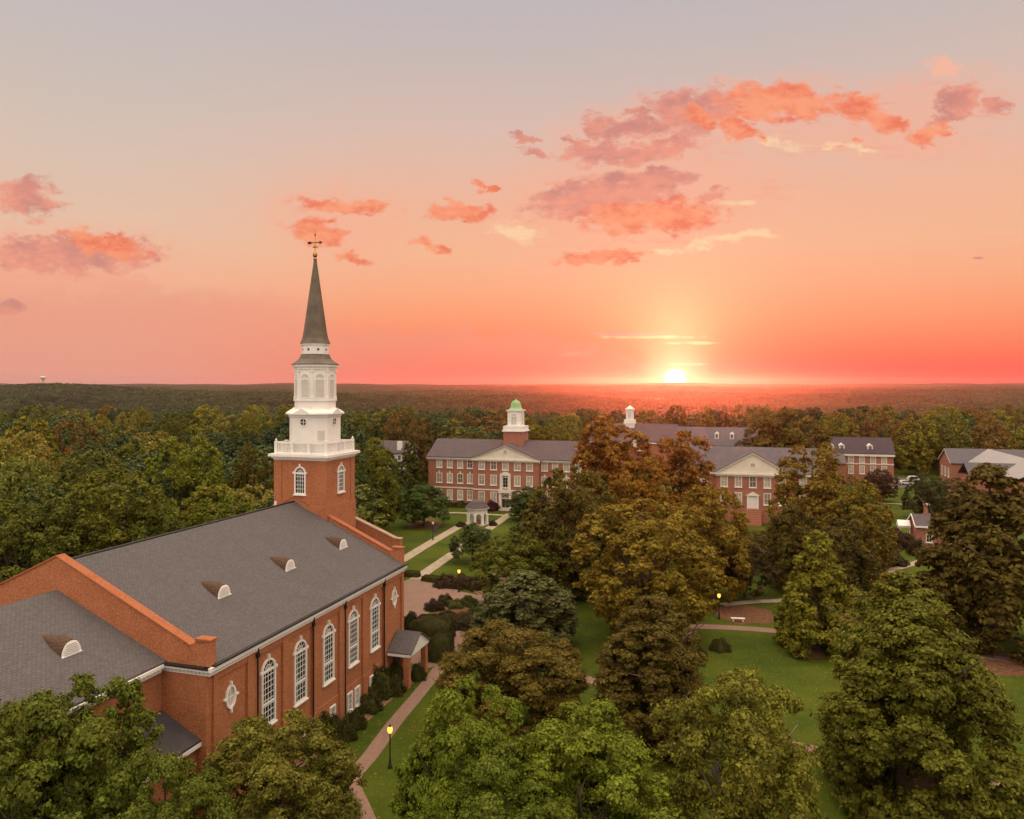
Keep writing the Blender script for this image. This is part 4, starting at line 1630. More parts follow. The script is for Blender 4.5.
PROFILE = {
    'oak': lambda f: np.sqrt(np.clip(1 - ((f - .40) / .64) ** 2, 0, 1)),
    'tall': lambda f: np.sqrt(np.clip(1 - ((f - .42) / .62) ** 2, 0, 1)),
    'small': lambda f: np.sqrt(np.clip(1 - ((f - .38) / .66) ** 2, 0, 1)),
    'magnolia': lambda f: np.clip(1 - f, 0, 1) ** .56 * (f + .10) ** .16 * 1.12,
    'cone': lambda f: np.clip(1 - f, 0, 1) ** .72 * (f + .1) ** .14 * 1.18,
    'dome': lambda f: np.sqrt(np.clip(1 - ((f - .45) / .57) ** 2, 0, 1)),
    'pine': lambda f: np.sqrt(np.clip(1 - ((f - .45) / .6) ** 2, 0, 1)),
}
BASE = {'dome': .10, 'oak': .11, 'magnolia': .02, 'cone': .04, 'small': .20, 'pine': .42, 'tall': .10}


def crown_points(rng, R, H, kind, n):
    """points and normals of a crown of radius R on a tree of height H"""
    base = BASE[kind]
    prof = PROFILE[kind]
    M = {'oak': 46, 'magnolia': 80, 'small': 28, 'pine': 18, 'tall': 50, 'cone': 90, 'dome': 120}[kind]
    C, r = [], []
    g = rng.uniform(0, 6.28)
    lop = [(rng.uniform(0, 6.28), rng.uniform(.05, .16)) for _ in range(3)]      # lopsided outline
    for k in range(M):
        f = 1 - ((k + .5) / M) ** (.80 if kind in ('oak', 'tall', 'small', 'pine', 'dome') else .62)
        f = min(max(f + rng.uniform(-.04, .04), .01), .96)
        a = g + k * 2.39996 + rng.uniform(-.45, .45)
        rr = R * float(prof(np.array(f)))
        for i, (ph, am) in enumerate(lop):
            rr *= 1 + am * math.cos((i + 1) * a + ph + f * 3)
        lr = R * (rng.uniform(.17, .34) if kind not in ('cone', 'magnolia', 'dome') else (rng.uniform(.13, .25) if kind != 'dome' else rng.uniform(.10, .21))) * (1 if kind != 'cone' else (.6 + .5 * (1 - f)))
        q = max(rr - lr * rng.uniform(.55, 1.0), 0)
        C.append((q * math.cos(a), q * math.sin(a), H * (base + (1 - base) * f) - lr * .45 * f))
        r.append(lr)
    for k in range(9):                    # boughs filling the heart of the crown
        C.append((rng.uniform(-.3, .3) * R, rng.uniform(-.3, .3) * R, H * (base + (1 - base) * rng.uniform(.12, .72))))
        r.append(R * .36)
    for k in range(5):                    # stray boughs past the outline
        a, f = rng.uniform(0, 6.283), rng.uniform(.2, .85)
        rr = R * float(prof(np.array(f))) * rng.uniform(.92, 1.08)
        C.append((rr * math.cos(a), rr * math.sin(a), H * (base + (1 - base) * f)))
        r.append(R * rng.uniform(.08, .14))
    C, r = np.array(C), np.array(r)
    wgt = r ** 2
    wgt /= wgt.sum()
    K = 26 if n > 12000 else 14
    ctr = np.array([0, 0, H * (base + (1 - base) * .4)])
    out = unit(C - ctr)
    sub = unit(rng.normal(size=(len(C), K, 3)) + out[:, None, :] * .8 + np.array([0, 0, .35]))
    subp = C[:, None, :] + sub * (r[:, None, None] * rng.uniform(.60, 1.06, (len(C), K, 1)))
    li = rng.choice(len(C), n, p=wgt)
    si = rng.integers(0, K, n)
    sig = r[li][:, None] * (.145 if K == 26 else .19)
    off = rng.normal(size=(n, 3)) * sig * np.array([1, 1, .62])
    P = subp[li, si] + off
    N = unit(P - C[li]) * .6 + unit(off) * .6 + rng.normal(size=(n, 3)) * .32 + np.array([0, 0, .5])
    keep = P[:, 2] > H * base * .45
    return P[keep], N[keep]


def trunk_mesh(rng, R, H, kind, m):
    b = MB()
    tr = .035 * H if kind not in ('small',) else .03 * H
    tr = min(tr, .55)
    base = {'oak': .30, 'magnolia': .5, 'cone': .85, 'small': .32, 'pine': .9, 'tall': .40, 'dome': .35}[kind]
    wob = [rng.uniform(-.15, .15) for _ in range(4)]
    top = Vector((wob[2], wob[3], H * base))
    b.tube([(0, 0, -.2), (0, 0, .25), (wob[0], wob[1], H * base * .5), tuple(top)], [tr * 1.7, tr * 1.1, tr * .85, tr * (.65 if base < .8 else .2)], 9)
    if kind not in ('cone', 'pine'):
        nl = 7
        for k in range(nl):
            a = k * 2.4 + rng.uniform(-.4, .4)
            z0 = H * base * rng.uniform(.72, 1.0)
            ln = R * rng.uniform(.55, .85)
            e = Vector((math.cos(a) * ln, math.sin(a) * ln, H * rng.uniform(.52, .86)))
            s = Vector((wob[2] * z0 / (H * base), wob[3] * z0 / (H * base), z0))
            md = s.lerp(e, .5) + Vector((0, 0, -H * .04)) + Vector((rng.uniform(-.3, .3), rng.uniform(-.3, .3), 0))
            b.tube([s, s.lerp(md, .55), md, md.lerp(e, .6) + Vector((rng.uniform(-.3, .3), 0, .2)), e], [tr * .5, tr * .42, tr * .32, tr * .2, tr * .05], 6)
            for j in range(2):
                t0 = md.lerp(e, .2 + .4 * j)
                e2 = t0 + Vector((rng.uniform(-1, 1), rng.uniform(-1, 1), rng.uniform(.3, 1.1))) * (R * .28)
                b.tube([t0, t0.lerp(e2, .5), e2], [tr * .2, tr * .13, tr * .03], 5)
        e = Vector((0, 0, H * .93))
        b.tube([top, top.lerp(e, .5), e], [tr * .6, tr * .35, tr * .05], 6)
    me_o = b.build('trunk_source', m)
    me = me_o.data
    bpy.data.objects.remove(me_o)
    return me


PROTO = {}


def proto(key, kind, R, H, n, leaf, seed, bark='bark'):
    rng = np.random.default_rng(seed)
    P, N = crown_points(rng, R, H, kind, n)
    S = leaf * np.clip(rng.lognormal(0, .32, len(P)), .45, 1.9)
    me = quads_mesh('crown', P, N, S, MATS['leaf'], rng)
    tm = trunk_mesh(random.Random(seed), R, H, kind, MATS[bark])
    top = float(np.percentile(P[:, 2], 99.7))
    rad = float(np.percentile(np.hypot(P[:, 0], P[:, 1]), 97.5))
    PROTO[key] = (me, tm, rad, top)


for i in range(4):
    proto(f'near_oak{i}', 'oak', 6.0, 15, 150000, .235, 100 + i)
proto('pale_oak', 'oak', 6.0, 14, 50000, .26, 123, 'pale_bark')
for i in range(2):
    proto(f'near_mag{i}', 'magnolia', 7.0, 18, 210000, .24, 110 + i)
for i in range(5):
    proto(f'oak{i}', 'oak', 7.0, 18, 34000, .42, 130 + i)
for i in range(3):
    proto(f'tall{i}', 'tall', 6.0, 21, 32000, .42, 140 + i)
for i in range(3):
    proto(f'dome{i}', 'dome', 7.0, 19, 42000, .36, 220 + i)
for i in range(2):
    proto(f'mag{i}', 'magnolia', 7.0, 18, 46000, .42, 150 + i)
proto('cone', 'cone', 4.5, 13, 46000, .28, 160)
for i in range(3):
    proto(f'small{i}', 'small', 4.0, 8, 20000, .26, 170 + i)
for i in range(5):
    proto(f'far{i}', 'dome', 7.0, 20, 17000, .50, 180 + i)
for i in range(2):
    proto(f'pine{i}', 'pine', 4.2, 23, 5000, .55, 190 + i)

ROT = random.Random(9)
HULLS = []


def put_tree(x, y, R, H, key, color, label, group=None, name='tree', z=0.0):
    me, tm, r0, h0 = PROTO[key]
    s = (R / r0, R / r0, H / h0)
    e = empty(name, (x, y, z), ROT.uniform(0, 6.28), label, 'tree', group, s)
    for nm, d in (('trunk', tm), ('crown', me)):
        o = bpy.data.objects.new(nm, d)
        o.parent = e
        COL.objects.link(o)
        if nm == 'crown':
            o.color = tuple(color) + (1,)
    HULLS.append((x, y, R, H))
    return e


def tree_px(px, top, hw, Y, key, color, label, group=None, name='broadleaf_tree'):
    q = at(px, top, Y)
    g = float(terrain(q.x, Y))
    return put_tree(q.x, Y, hw * 1.08 * Y / FPX, q.z - g, key, color, label, group, name, g)


GRN, OLV, DRK, YEL, GLARE_ORG, BRN = (.082, .118, .013), (.098, .106, .013), (.054, .068, .011), (.126, .132, .015), (.205, .104, .014), (.100, .068, .015)  # the orange tone is sunset glare put into the leaf colour
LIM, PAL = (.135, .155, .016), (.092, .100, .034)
tree_px(78, 690, 92, 46, 'near_oak0', (0.095, 0.117, 0.015), 'leafy green oak in the bottom left corner before the chancel')
tree_px(-10, 706, 78, 42, 'near_oak2', (0.089, 0.108, 0.015), 'dark green oak cut by the left edge in the bottom corner')
tree_px(165, 752, 62, 44, 'near_oak3', (0.095, 0.119, 0.016), 'low green tree below the little dark vestry roof')
tree_px(278, 722, 78, 50, 'near_oak1', (0.124, 0.119, 0.018), 'yellowish olive tree close against the church side wall')
tree_px(462, 688, 66, 50, 'near_oak2', (0.114, 0.149, 0.014), 'bright green tree by the lit church lamp post')
tree_px(588, 716, 92, 50, 'near_oak0', (0.121, 0.152, 0.014), 'bright green spreading tree at the bottom centre')
tree_px(505, 756, 70, 46, 'near_oak3', (0.092, 0.119, 0.014), 'low bushy green tree between two bright crowns at the bottom')
tree_px(736, 674, 78, 52, 'pale_oak', (0.138, 0.136, 0.018), 'thin crowned tree showing pale bare limbs')
tree_px(905, 579, 90, 60, 'near_mag0', (0.109, 0.114, 0.014), 'huge dense magnolia standing on mulch at bottom right')
tree_px(650, 598, 72, 71, 'near_mag1', (0.099, 0.077, 0.014), 'dark olive magnolia in the middle of the lawn')
tree_px(516, 626, 66, 73, 'near_oak3', (0.120, 0.090, 0.016), 'brownish green tree beside the brick path and plaza')
tree_px(524, 572, 54, 93, 'mag0', PAL, 'pale silvery green shrubby tree beside the flower bed')
tree_px(516, 536, 42, 112, 'dome2', OLV, 'round olive tree behind the pale shrubby tree')
tree_px(473, 525, 22, 141, 'small0', (0.062, 0.085, 0.022), 'small round tree on the lawn in front of the gazebo')
tree_px(424, 485, 25, 178, 'small1', (0.065, 0.105, 0.022), 'lone small tree in a mulch ring on the far lawn')
tree_px(529, 488, 26, 186, 'small2', (0.058, 0.085, 0.022), 'small spreading tree before the green domed hall door')
tree_px(644, 503, 67, 100, 'dome0', (0.181, 0.136, 0.016), 'broad yellow brown tree at the centre of the picture')  # olive brown crown, the sun's orange veil mixed into its colour
tree_px(712, 488, 42, 117, 'dome1', (0.190, 0.133, 0.016), 'green tree painted bronze with sun glare left of the white pediment door')  # warm flare tint kept in the leaf colour
tree_px(572, 470, 50, 118, 'dome0', (0.101, 0.085, 0.014), 'tall dark tree hiding the right end of the green domed hall')
tree_px(540, 510, 34, 130, 'oak4', (0.070, 0.081, 0.020), 'dark tree between the gazebo walk and the tall dark tree')
tree_px(610, 418, 42, 150, 'tall1', GLARE_ORG, 'tall oak tinted with painted sun glare under the small white cupola')
tree_px(680, 433, 37, 152, 'tall2', GLARE_ORG, 'oak tinted with painted sun glare right below the setting sun')
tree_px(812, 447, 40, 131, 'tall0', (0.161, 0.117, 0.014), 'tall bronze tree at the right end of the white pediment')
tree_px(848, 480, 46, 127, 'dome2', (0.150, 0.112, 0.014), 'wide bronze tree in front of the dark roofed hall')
tree_px(817, 533, 40, 95, 'cone', (0.149, 0.144, 0.015), 'cone shaped tree above the round mulch ring', name='conical_tree')
tree_px(990, 468, 69, 97, 'mag1', (0.090, 0.069, 0.013), 'huge dark magnolia painted brown with sun flare at the right edge')  # brown of the sun flare put into the leaf colour
tree_px(925, 474, 18, 188, 'oak0', (0.058, 0.063, 0.018), 'dark tree left of the huge right edge magnolia')
tree_px(874, 522, 25, 140, 'oak2', (0.070, 0.058, 0.018), 'low reddish brown tree left of the brick cottage')
tree_px(770, 530, 30, 140, 'oak1', (0.110, 0.085, 0.014), 'small bronze tree below the white pediment hall')
tree_px(745, 545, 28, 118, 'small0', (0.064, 0.050, 0.018), 'short dark red brown tree over the mulch bed')
tree_px(372, 440, 30, 170, 'oak1', (0.110, 0.121, 0.014), 'olive tree right behind the brick tower')
tree_px(352, 455, 26, 150, 'oak3', (0.053, 0.078, 0.018), 'dark tree half hidden by the brick tower')
tree_px(410, 441, 17, 205, 'cone', DRK, 'dark pointed tree left of the green domed hall', name='conical_tree')
tree_px(388, 470, 18, 195, 'oak4', (0.062, 0.090, 0.020), 'small green tree left of the hall below the grey roofed house')
tree_px(190, 438, 40, 132, 'dome0', LIM, 'bright yellow green oak above the church roof')
tree_px(112, 472, 60, 106, 'dome1', (0.110, 0.116, 0.014), 'wide olive tree behind the rear gable')
tree_px(30, 496, 58, 98, 'dome2', (0.088, 0.099, 0.014), 'dark olive tree at the left edge behind the rear gable')
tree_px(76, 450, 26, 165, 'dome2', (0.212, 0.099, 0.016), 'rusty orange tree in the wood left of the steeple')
tree_px(130, 446, 28, 170, 'oak3', (0.113, 0.123, 0.014), 'olive tree beside the rusty orange one')
tree_px(222, 496, 38, 112, 'dome1', (0.114, 0.139, 0.015), 'light green tree close above the church ridge')
tree_px(250, 448, 28, 135, 'oak2', (0.092, 0.081, 0.013), 'brownish tree left of the brick tower')
tree_px(160, 510, 36, 102, 'oak1', (0.075, 0.092, 0.013), 'dark green tree between the rear gable and the bright oak')
tree_px(40, 448, 30, 175, 'tall1', (0.106, 0.125, 0.014), 'tall green tree at the far left edge of the wood')
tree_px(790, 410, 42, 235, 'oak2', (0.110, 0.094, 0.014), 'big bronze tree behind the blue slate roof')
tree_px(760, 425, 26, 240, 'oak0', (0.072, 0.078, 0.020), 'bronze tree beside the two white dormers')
tree_px(640, 462, 40, 128, 'oak3', (0.193, 0.109, 0.012), 'glare tinted brown oak between the two glare tinted oaks and the broad central tree')  # sun glare put into the leaves as orange
tree_px(600, 520, 34, 122, 'oak0', (0.088, 0.075, 0.016), 'dark bronze tree right of the tall dark tree')
tree_px(840, 520, 34, 112, 'oak4', (0.088, 0.075, 0.016), 'bronze tree right behind the cone shaped tree')
tree_px(792, 505, 30, 122, 'oak2', (0.096, 0.083, 0.016), 'bronze tree left behind the cone shaped tree')
tree_px(945, 478, 22, 200, 'oak4', (0.058, 0.060, 0.020), 'dark tree before the pink gable on the right')
tree_px(880, 470, 16, 215, 'small1', (0.064, 0.037, 0.020), 'dark reddish tree at the end of the dormered hall')

# shrubs, hedges and beds
def bush_proto(key, n, leaf, seed, box=False):
    rng = np.random.default_rng(seed)
    d = unit(rng.normal(size=(n, 3)))
    d[:, 2] = np.abs(d[:, 2]) * np.where(rng.random(n) < .12, -.3, 1)
    if box:
        k = (np.abs(d) ** 5).sum(1, keepdims=True) ** (1 / 5)
        d = d / k
    bump = 1 + (.05 if box else .24) * np.sin(d[:, 0] * 5 + seed) * np.cos(d[:, 1] * 5.5 + seed * 2) + (.03 if box else .07) * np.sin(d[:, 2] * 9 + d[:, 0] * 7)
    P = d * (bump * (rng.uniform(.95, 1.02, n) if box else rng.uniform(.72, 1.08, n)))[:, None]
    N = unit(P) + rng.normal(size=(n, 3)) * .45
    P[:, 2] = np.maximum(P[:, 2], -.05)
    me = quads_mesh('foliage', P, N, leaf * rng.uniform(.7, 1.3, n), MATS['leaf'], rng)
    b = MB()
    b.lathe(0, 0, [(.10, 0), (.07, .5), (.02, .8)], 6)
    for k in range(4):
        a = k * 1.6
        b.tube([(0, 0, .25), (.5 * math.cos(a), .5 * math.sin(a), .7)], [.05, .02], 5)
    so = b.build('stem_source', MATS['bark'])
    sm = so.data
    bpy.data.objects.remove(so)
    PROTO[key] = (me, sm)


bush_proto('bush0', 13000, .10, 3)
bush_proto('bush1', 13000, .10, 4)
bush_proto('hedge', 42000, .042, 5, True)


def shrub(px, py, hw, h, key, color, label, group=None, name='shrub', dep=1.0, rz=None):
    """py is the foot of the shrub in the photograph; h in metres"""
    g = gnd(px, py)
    r = hw * g.y / FPX
    e = empty(name, (g.x, g.y + r * dep * .6, 0), ROT.uniform(0, 6) if rz is None else rz, label, 'hedge' if key == 'hedge' else 'shrub', group, (r, r * dep, h))
    for nm, d in (('stem', PROTO[key][1]), ('foliage', PROTO[key][0])):
        o = bpy.data.objects.new(nm, d)
        o.parent = e
        COL.objects.link(o)
        if nm == 'foliage':
            o.color = tuple(color) + (1,)
    return e


HG = (.060, .062, .015)
shrub(431, 643, 20, 2.7, 'hedge', (.062, .062, .018), 'big round clipped hedge behind the side porch, the far one', 'clipped hedges by the porch', 'clipped_hedge', 1.0, -THETA)
shrub(439, 661, 12, 2.7, 'hedge', (.064, .064, .018), 'big round clipped hedge touching the side porch, the near one', 'clipped hedges by the porch', 'clipped_hedge', 1.3, -THETA)
shrub(417, 681, 8, 1.5, 'bush0', HG, 'round bush at the foot of the porch pier')
shrub(376, 700, 17, 2.6, 'bush0', HG, 'largest dark bush against the church wall near the porch')
shrub(393, 684, 10, 1.9, 'bush1', HG, 'dark bush tucked beside the near porch pier')
shrub(393, 696, 10, 1.6, 'bush0', HG, 'low dark bush in front of the bush by the porch pier')
shrub(369, 713, 11, 1.5, 'bush1', HG, 'low dark bush left of the largest church bush')
shrub(326, 748, 15, 2.5, 'bush1', HG, 'dark bush against the church wall beside the olive tree')
shrub(343, 742, 11, 1.8, 'bush0', HG, 'middle dark bush below the third tall window')
shrub(354, 730, 10, 1.6, 'bush1', HG, 'dark bush below the fourth tall window')
shrub(336, 757, 9, 1.3, 'bush0', HG, 'lowest dark bush at the end of the church bed')
shrub(410, 632, 8, 2.2, 'bush1', (.040, .046, .018), 'dark bush at the front corner of the church')
shrub(412, 577, 8, .9, 'hedge', HG, 'low clipped hedge between lawn and plaza by the church corner', 'low hedges along the plaza', 'low_hedge', .6, -THETA)
shrub(432, 582, 11, .9, 'hedge', HG, 'low clipped hedge between lawn and plaza right of the walk', 'low hedges along the plaza', 'low_hedge', .5, -THETA - .15)
rb = random.Random(4)
for i, (px, py, hw, h, c, lab) in enumerate([
        (434, 611, 9, 1.3, (.052, .040, .022), 'dark plum shrub at the left end of the flower bed'),
        (445, 605, 8, 1.2, (.060, .050, .022), 'brownish shrub at the back of the flower bed'),
        (455, 608, 9, .9, (.080, .095, .022), 'bright green low shrub inside the flower bed'),
        (468, 606, 9, 1.1, (.060, .080, .022), 'green shrub at the back right of the flower bed'),
        (464, 620, 9, .8, (.150, .090, .030), 'low orange brown shrub in the middle of the flower bed'),
        (478, 614, 10, 1.1, (.076, .092, .024), 'green shrub on the right of the flower bed'),
        (466, 630, 13, 1.5, (.056, .050, .022), 'big dull shrub at the front of the flower bed'),
        (483, 626, 10, 1.4, (.050, .052, .022), 'dark shrub under the pale shrubby tree'),
        (447, 619, 9, .8, (.044, .050, .018), 'low dark green shrub at the front left of the flower bed'),
        (445, 588, 10, 1.7, (.066, .044, .024), 'purple brown shrub left of the plaza lamp'),
        (462, 589, 11, 1.9, (.076, .050, .024), 'purple brown shrub around the plaza lamp'),
        (478, 590, 11, 1.8, (.066, .050, .022), 'purple brown shrub right of the plaza lamp'),
        (492, 592, 9, 1.8, (.060, .052, .020), 'brown shrub at the foot of the round olive tree'),
        (447, 506.5, 11, 1.6, (.045, .060, .018), 'dark green bush left under the ground floor windows of the domed hall'),
        (461, 507.5, 8, 1.5, (.050, .072, .018), 'green bush under the ground floor windows of the domed hall'),
        (492, 511, 7, 2.2, (.050, .022, .018), 'dark red bush left of the domed hall door'),
        (461, 527, 5, 1.0, (.060, .042, .020), 'low brown bush left of the gazebo'),
        (493, 526, 4, 1.0, (.046, .034, .018), 'low dark bush right of the gazebo'),
        (722, 652, 9, 1.3, (.080, .074, .018), 'brown bush on the lawn right of the dark magnolia'),
        (700, 660, 8, 1.2, (.064, .054, .020), 'small olive bush beside the dark magnolia'),
        (903, 549, 14, 3.2, (.066, .042, .020), 'brown bush before the brick cottage'),
        (921, 556, 9, 2.6, (.060, .044, .018), 'brown bush at the right foot of the brick cottage'),
        (900, 566, 10, 1.4, (.056, .042, .020), 'dark bush at the edge of the small right lawn'),
        (712, 524, 14, 2.0, (.070, .072, .022), 'bush along the foot of the white pediment hall, left'),
        (795, 528, 14, 2.2, (.070, .066, .022), 'bush along the foot of the white pediment hall, right'),
        (420, 640, 6, 1.6, (.044, .050, .018), 'small bush between the porch and the plaza'),
        (380, 506, 12, 2.0, (.110, .110, .030), 'yellow green hedge bush behind the narthex roof'),
        (364, 512, 12, 2.4, (.100, .104, .028), 'yellow green bush next to the tower foot'),
]):
    shrub(px, py, hw, h, 'bush0' if i % 2 else 'bush1', c, lab)

# ------------------------------------------------------------------ woods
KEEP_OUT = []


def keep(px0, px1, Y0, Y1):
    KEEP_OUT.append((px0, px1, Y0, Y1))


def foot(P, x0, x1, y0, y1, mg=5):
    P = Vector(P)

    def test(x, y):
        d = Vector((x - P.x, y - P.y, 0))
        a, b = d.dot(DX), d.dot(DY)
        return x0 - mg < a < x1 + mg and y0 - mg < b < y1 + mg
    return test


FOOT = [foot(gnd(209, 664, 12.5), -28, 0, -17, 41, 6), foot(PB, 0, 45, -2, 14, 6), foot((57.7, 182, 0), -14.5, 14.5, 0, 16, 5), foot((85.5, 277, 0), -58, 6, 0, 15, 5), foot((125.6, 250, 0), -27, 0, -7, 14, 5), foot(at(951.6, 462, 236), 0, 48, -44, 15, 5), foot(at(390, 450, 245), -6, 6, 0, 9, 4), foot(gnd(917, 547), -3, 9, 0, 7, 4)]


def open_ground(x, y):
    """lawns, walks and courts where no wood grows"""
    px = 512 + FPX * x / y
    if any(f(x, y) for f in FOOT):
        return True
    if y < 95 or (px > 395 and y < 226):
        return True
    if 372 < px < 432 and y < 232:
        return True
    if 872 < px < 930 and 150 < y < 262:
        return True
    if px > 560 and y < 300 and px < 690:
        return True
    if 690 <= px < 830 and y < 300:
        return True
    if px >= 830 and y < 275:
        return True
    return False


rgw = random.Random(77)
cands = []
y = 100.0
while y < 430:
    sp = 12.5 + (y - 100) * .012
    half = y * .74 + 12
    x = -half
    while x < half:
        cx, cy = x + rgw.uniform(-3.6, 3.6), y + rgw.uniform(-3.6, 3.6)
        if not open_ground(cx, cy) and all((cx - a) ** 2 + (cy - b) ** 2 > (3.0 + .55 * r) ** 2 for a, b, r, h in HULLS[:60]):
            cands.append((cx, cy))
        x += sp
    y += sp * .9
cands.sort(key=lambda c: c[1])

# nearest first: what the picture shows of each crown decides whether it is a tree of its own
GW, GH = 256, 205
cov = np.zeros((GH, GW), bool)
yy_, xx_ = np.mgrid[0:GH, 0:GW]


def mark(x, y, R, H, z=0.0, frac=1.0):
    px, pt = to_px(x, y, z + H)
    _, pb = to_px(x, y, z + H * .12)
    rx = R / y * FPX / 4
    cx_, cy0, ry = px / 4, (pt + pb) / 8, max((pb - pt) / 8, .5)
    m = ((xx_ - cx_) / max(rx * frac, .5)) ** 2 + ((yy_ - cy0) / (ry * frac)) ** 2 < 1
    tot = int(m.sum())
    vis = int((m & ~cov).sum())
    return m, tot, vis


fixed = sorted(HULLS, key=lambda h: h[1])
COLS = [('dark green', DRK), ('green', (.070, .088, .018)), ('olive', OLV), ('yellow green', (.108, .112, .022)), ('bronze', (.098, .074, .020)), ('light green', (.092, .120, .024))]


def region(px, y):
    if px < 130:
        return 'near the left edge'
    if px < 270:
        return 'well left of the steeple'
    if px < 345:
        return 'behind the steeple'
    if px < 430:
        return 'between steeple and green domed hall'
    if px < 580:
        return 'behind the green domed hall'
    if px < 720:
        return 'around the white cupola'
    if px < 830:
        return 'behind the white pediment hall'
    if px < 930:
        return 'behind the dormered hall'
    return 'behind the pale roofed building'


wood, wood_rest = [], []
fi = 0
# block out the church and halls for the visibility test
for (poly) in [((0, 560, 62, 560), )]:
    pass
cov[int(500 / 4):, :] |= False
church_mask = (xx_ * 4 < 405) & (yy_ * 4 > np.interp(xx_ * 4, [0, 62, 80, 298, 405], [585, 560, 562, 503, 555]))
tower_mask = (xx_ * 4 > 274) & (xx_ * 4 < 355) & (yy_ * 4 > 415)
cov |= church_mask | tower_mask
hall_done = False
for (cx, cy) in cands:
    while fi < len(fixed) and fixed[fi][1] < cy:
        cov |= mark(fixed[fi][0], fixed[fi][1], fixed[fi][2] * .95, fixed[fi][3])[0]
        fi += 1
    if not hall_done and cy > 226:
        cov |= (xx_ * 4 > 428) & (xx_ * 4 < 590) & (yy_ * 4 > 443)
        hall_done = True
    R, H = rgw.uniform(5.6, 9.6), rgw.uniform(16.0, 25.0)
    if cy > 330:
        H *= .95
    if cy < 132:
        H = min(H, 16.5)
        R = min(R, 6.6)
    g = float(terrain(cx, cy))
    m, tot, vis = mark(cx, cy, R, H, g)
    if tot >= 4 and vis / tot > .10 and len(wood) < 235:
        wood.append((cx, cy, R, H, g))
    else:
        wood_rest.append((cx, cy, R, H, g))
    cov |= mark(cx, cy, R * .9, H, g)[0]
for (cx, cy, R, H, g) in wood:
    px = 512 + FPX * cx / cy
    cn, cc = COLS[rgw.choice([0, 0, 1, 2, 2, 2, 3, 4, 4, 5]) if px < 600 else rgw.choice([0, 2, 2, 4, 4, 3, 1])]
    pine = rgw.random() < .10
    key = f'pine{rgw.randrange(2)}' if pine else (f'dome{rgw.randrange(3)}' if cy < 170 else f'far{rgw.randrange(5)}')
    k = rgw.uniform(1.3, 1.95)
    rg = region(px, cy)
    dist = 'in the near wood' if cy < 200 else ('deeper in the wood' if cy < 300 else 'at the far wood edge')
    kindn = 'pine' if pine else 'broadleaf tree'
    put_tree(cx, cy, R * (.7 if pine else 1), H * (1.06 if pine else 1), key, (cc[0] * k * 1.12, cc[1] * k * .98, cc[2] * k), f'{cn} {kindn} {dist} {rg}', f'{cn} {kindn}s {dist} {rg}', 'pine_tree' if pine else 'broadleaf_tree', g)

# ------------------------------------------------------------------ the forest that runs to the horizon
def hit_canopy(px, py, dz):
    r = ray(px, py)
    for Y in np.arange(450, 9000, 10):
        t = Y / r.y
        z = CAM_H + r.z * t
        if z < float(terrain(r.x * t, Y)) + dz:
            return r.x * t, Y, z
    return r.x * t, Y, z


FARB = []
for (px, py, w_, d_, h_, lab) in [(632, 398.5, 11, 16, 5, 'low white shed roof in the far forest, left of three'), (646, 399, 8, 14, 5, 'low white shed roof in the far forest, middle of three'), (659, 399, 9, 14, 5, 'low white shed roof in the far forest, right of three'),
                                   (601, 397, 5, 12, 5, 'tiny white roof in the far forest left of the sheds'), (510, 395, 3, 10, 6, 'tiny white house in the far forest left of the green dome'), (531, 395, 3, 10, 6, 'tiny white house in the far forest right beside the green dome'), (538, 395.2, 3, 10, 6, 'middle tiny white house in the far forest right of the green dome'),
                                   (848, 415, 3, 40, 5, 'narrow pale roof strip in the forest above the dormered hall'), (921, 421, 3, 40, 5, 'narrow pale roof strip in the forest above the pale roofed building')]:
    x, Y, z = hit_canopy(px, py, 17)
    FARB.append((x, Y, z, w_ * Y / FPX, d_, h_, lab))


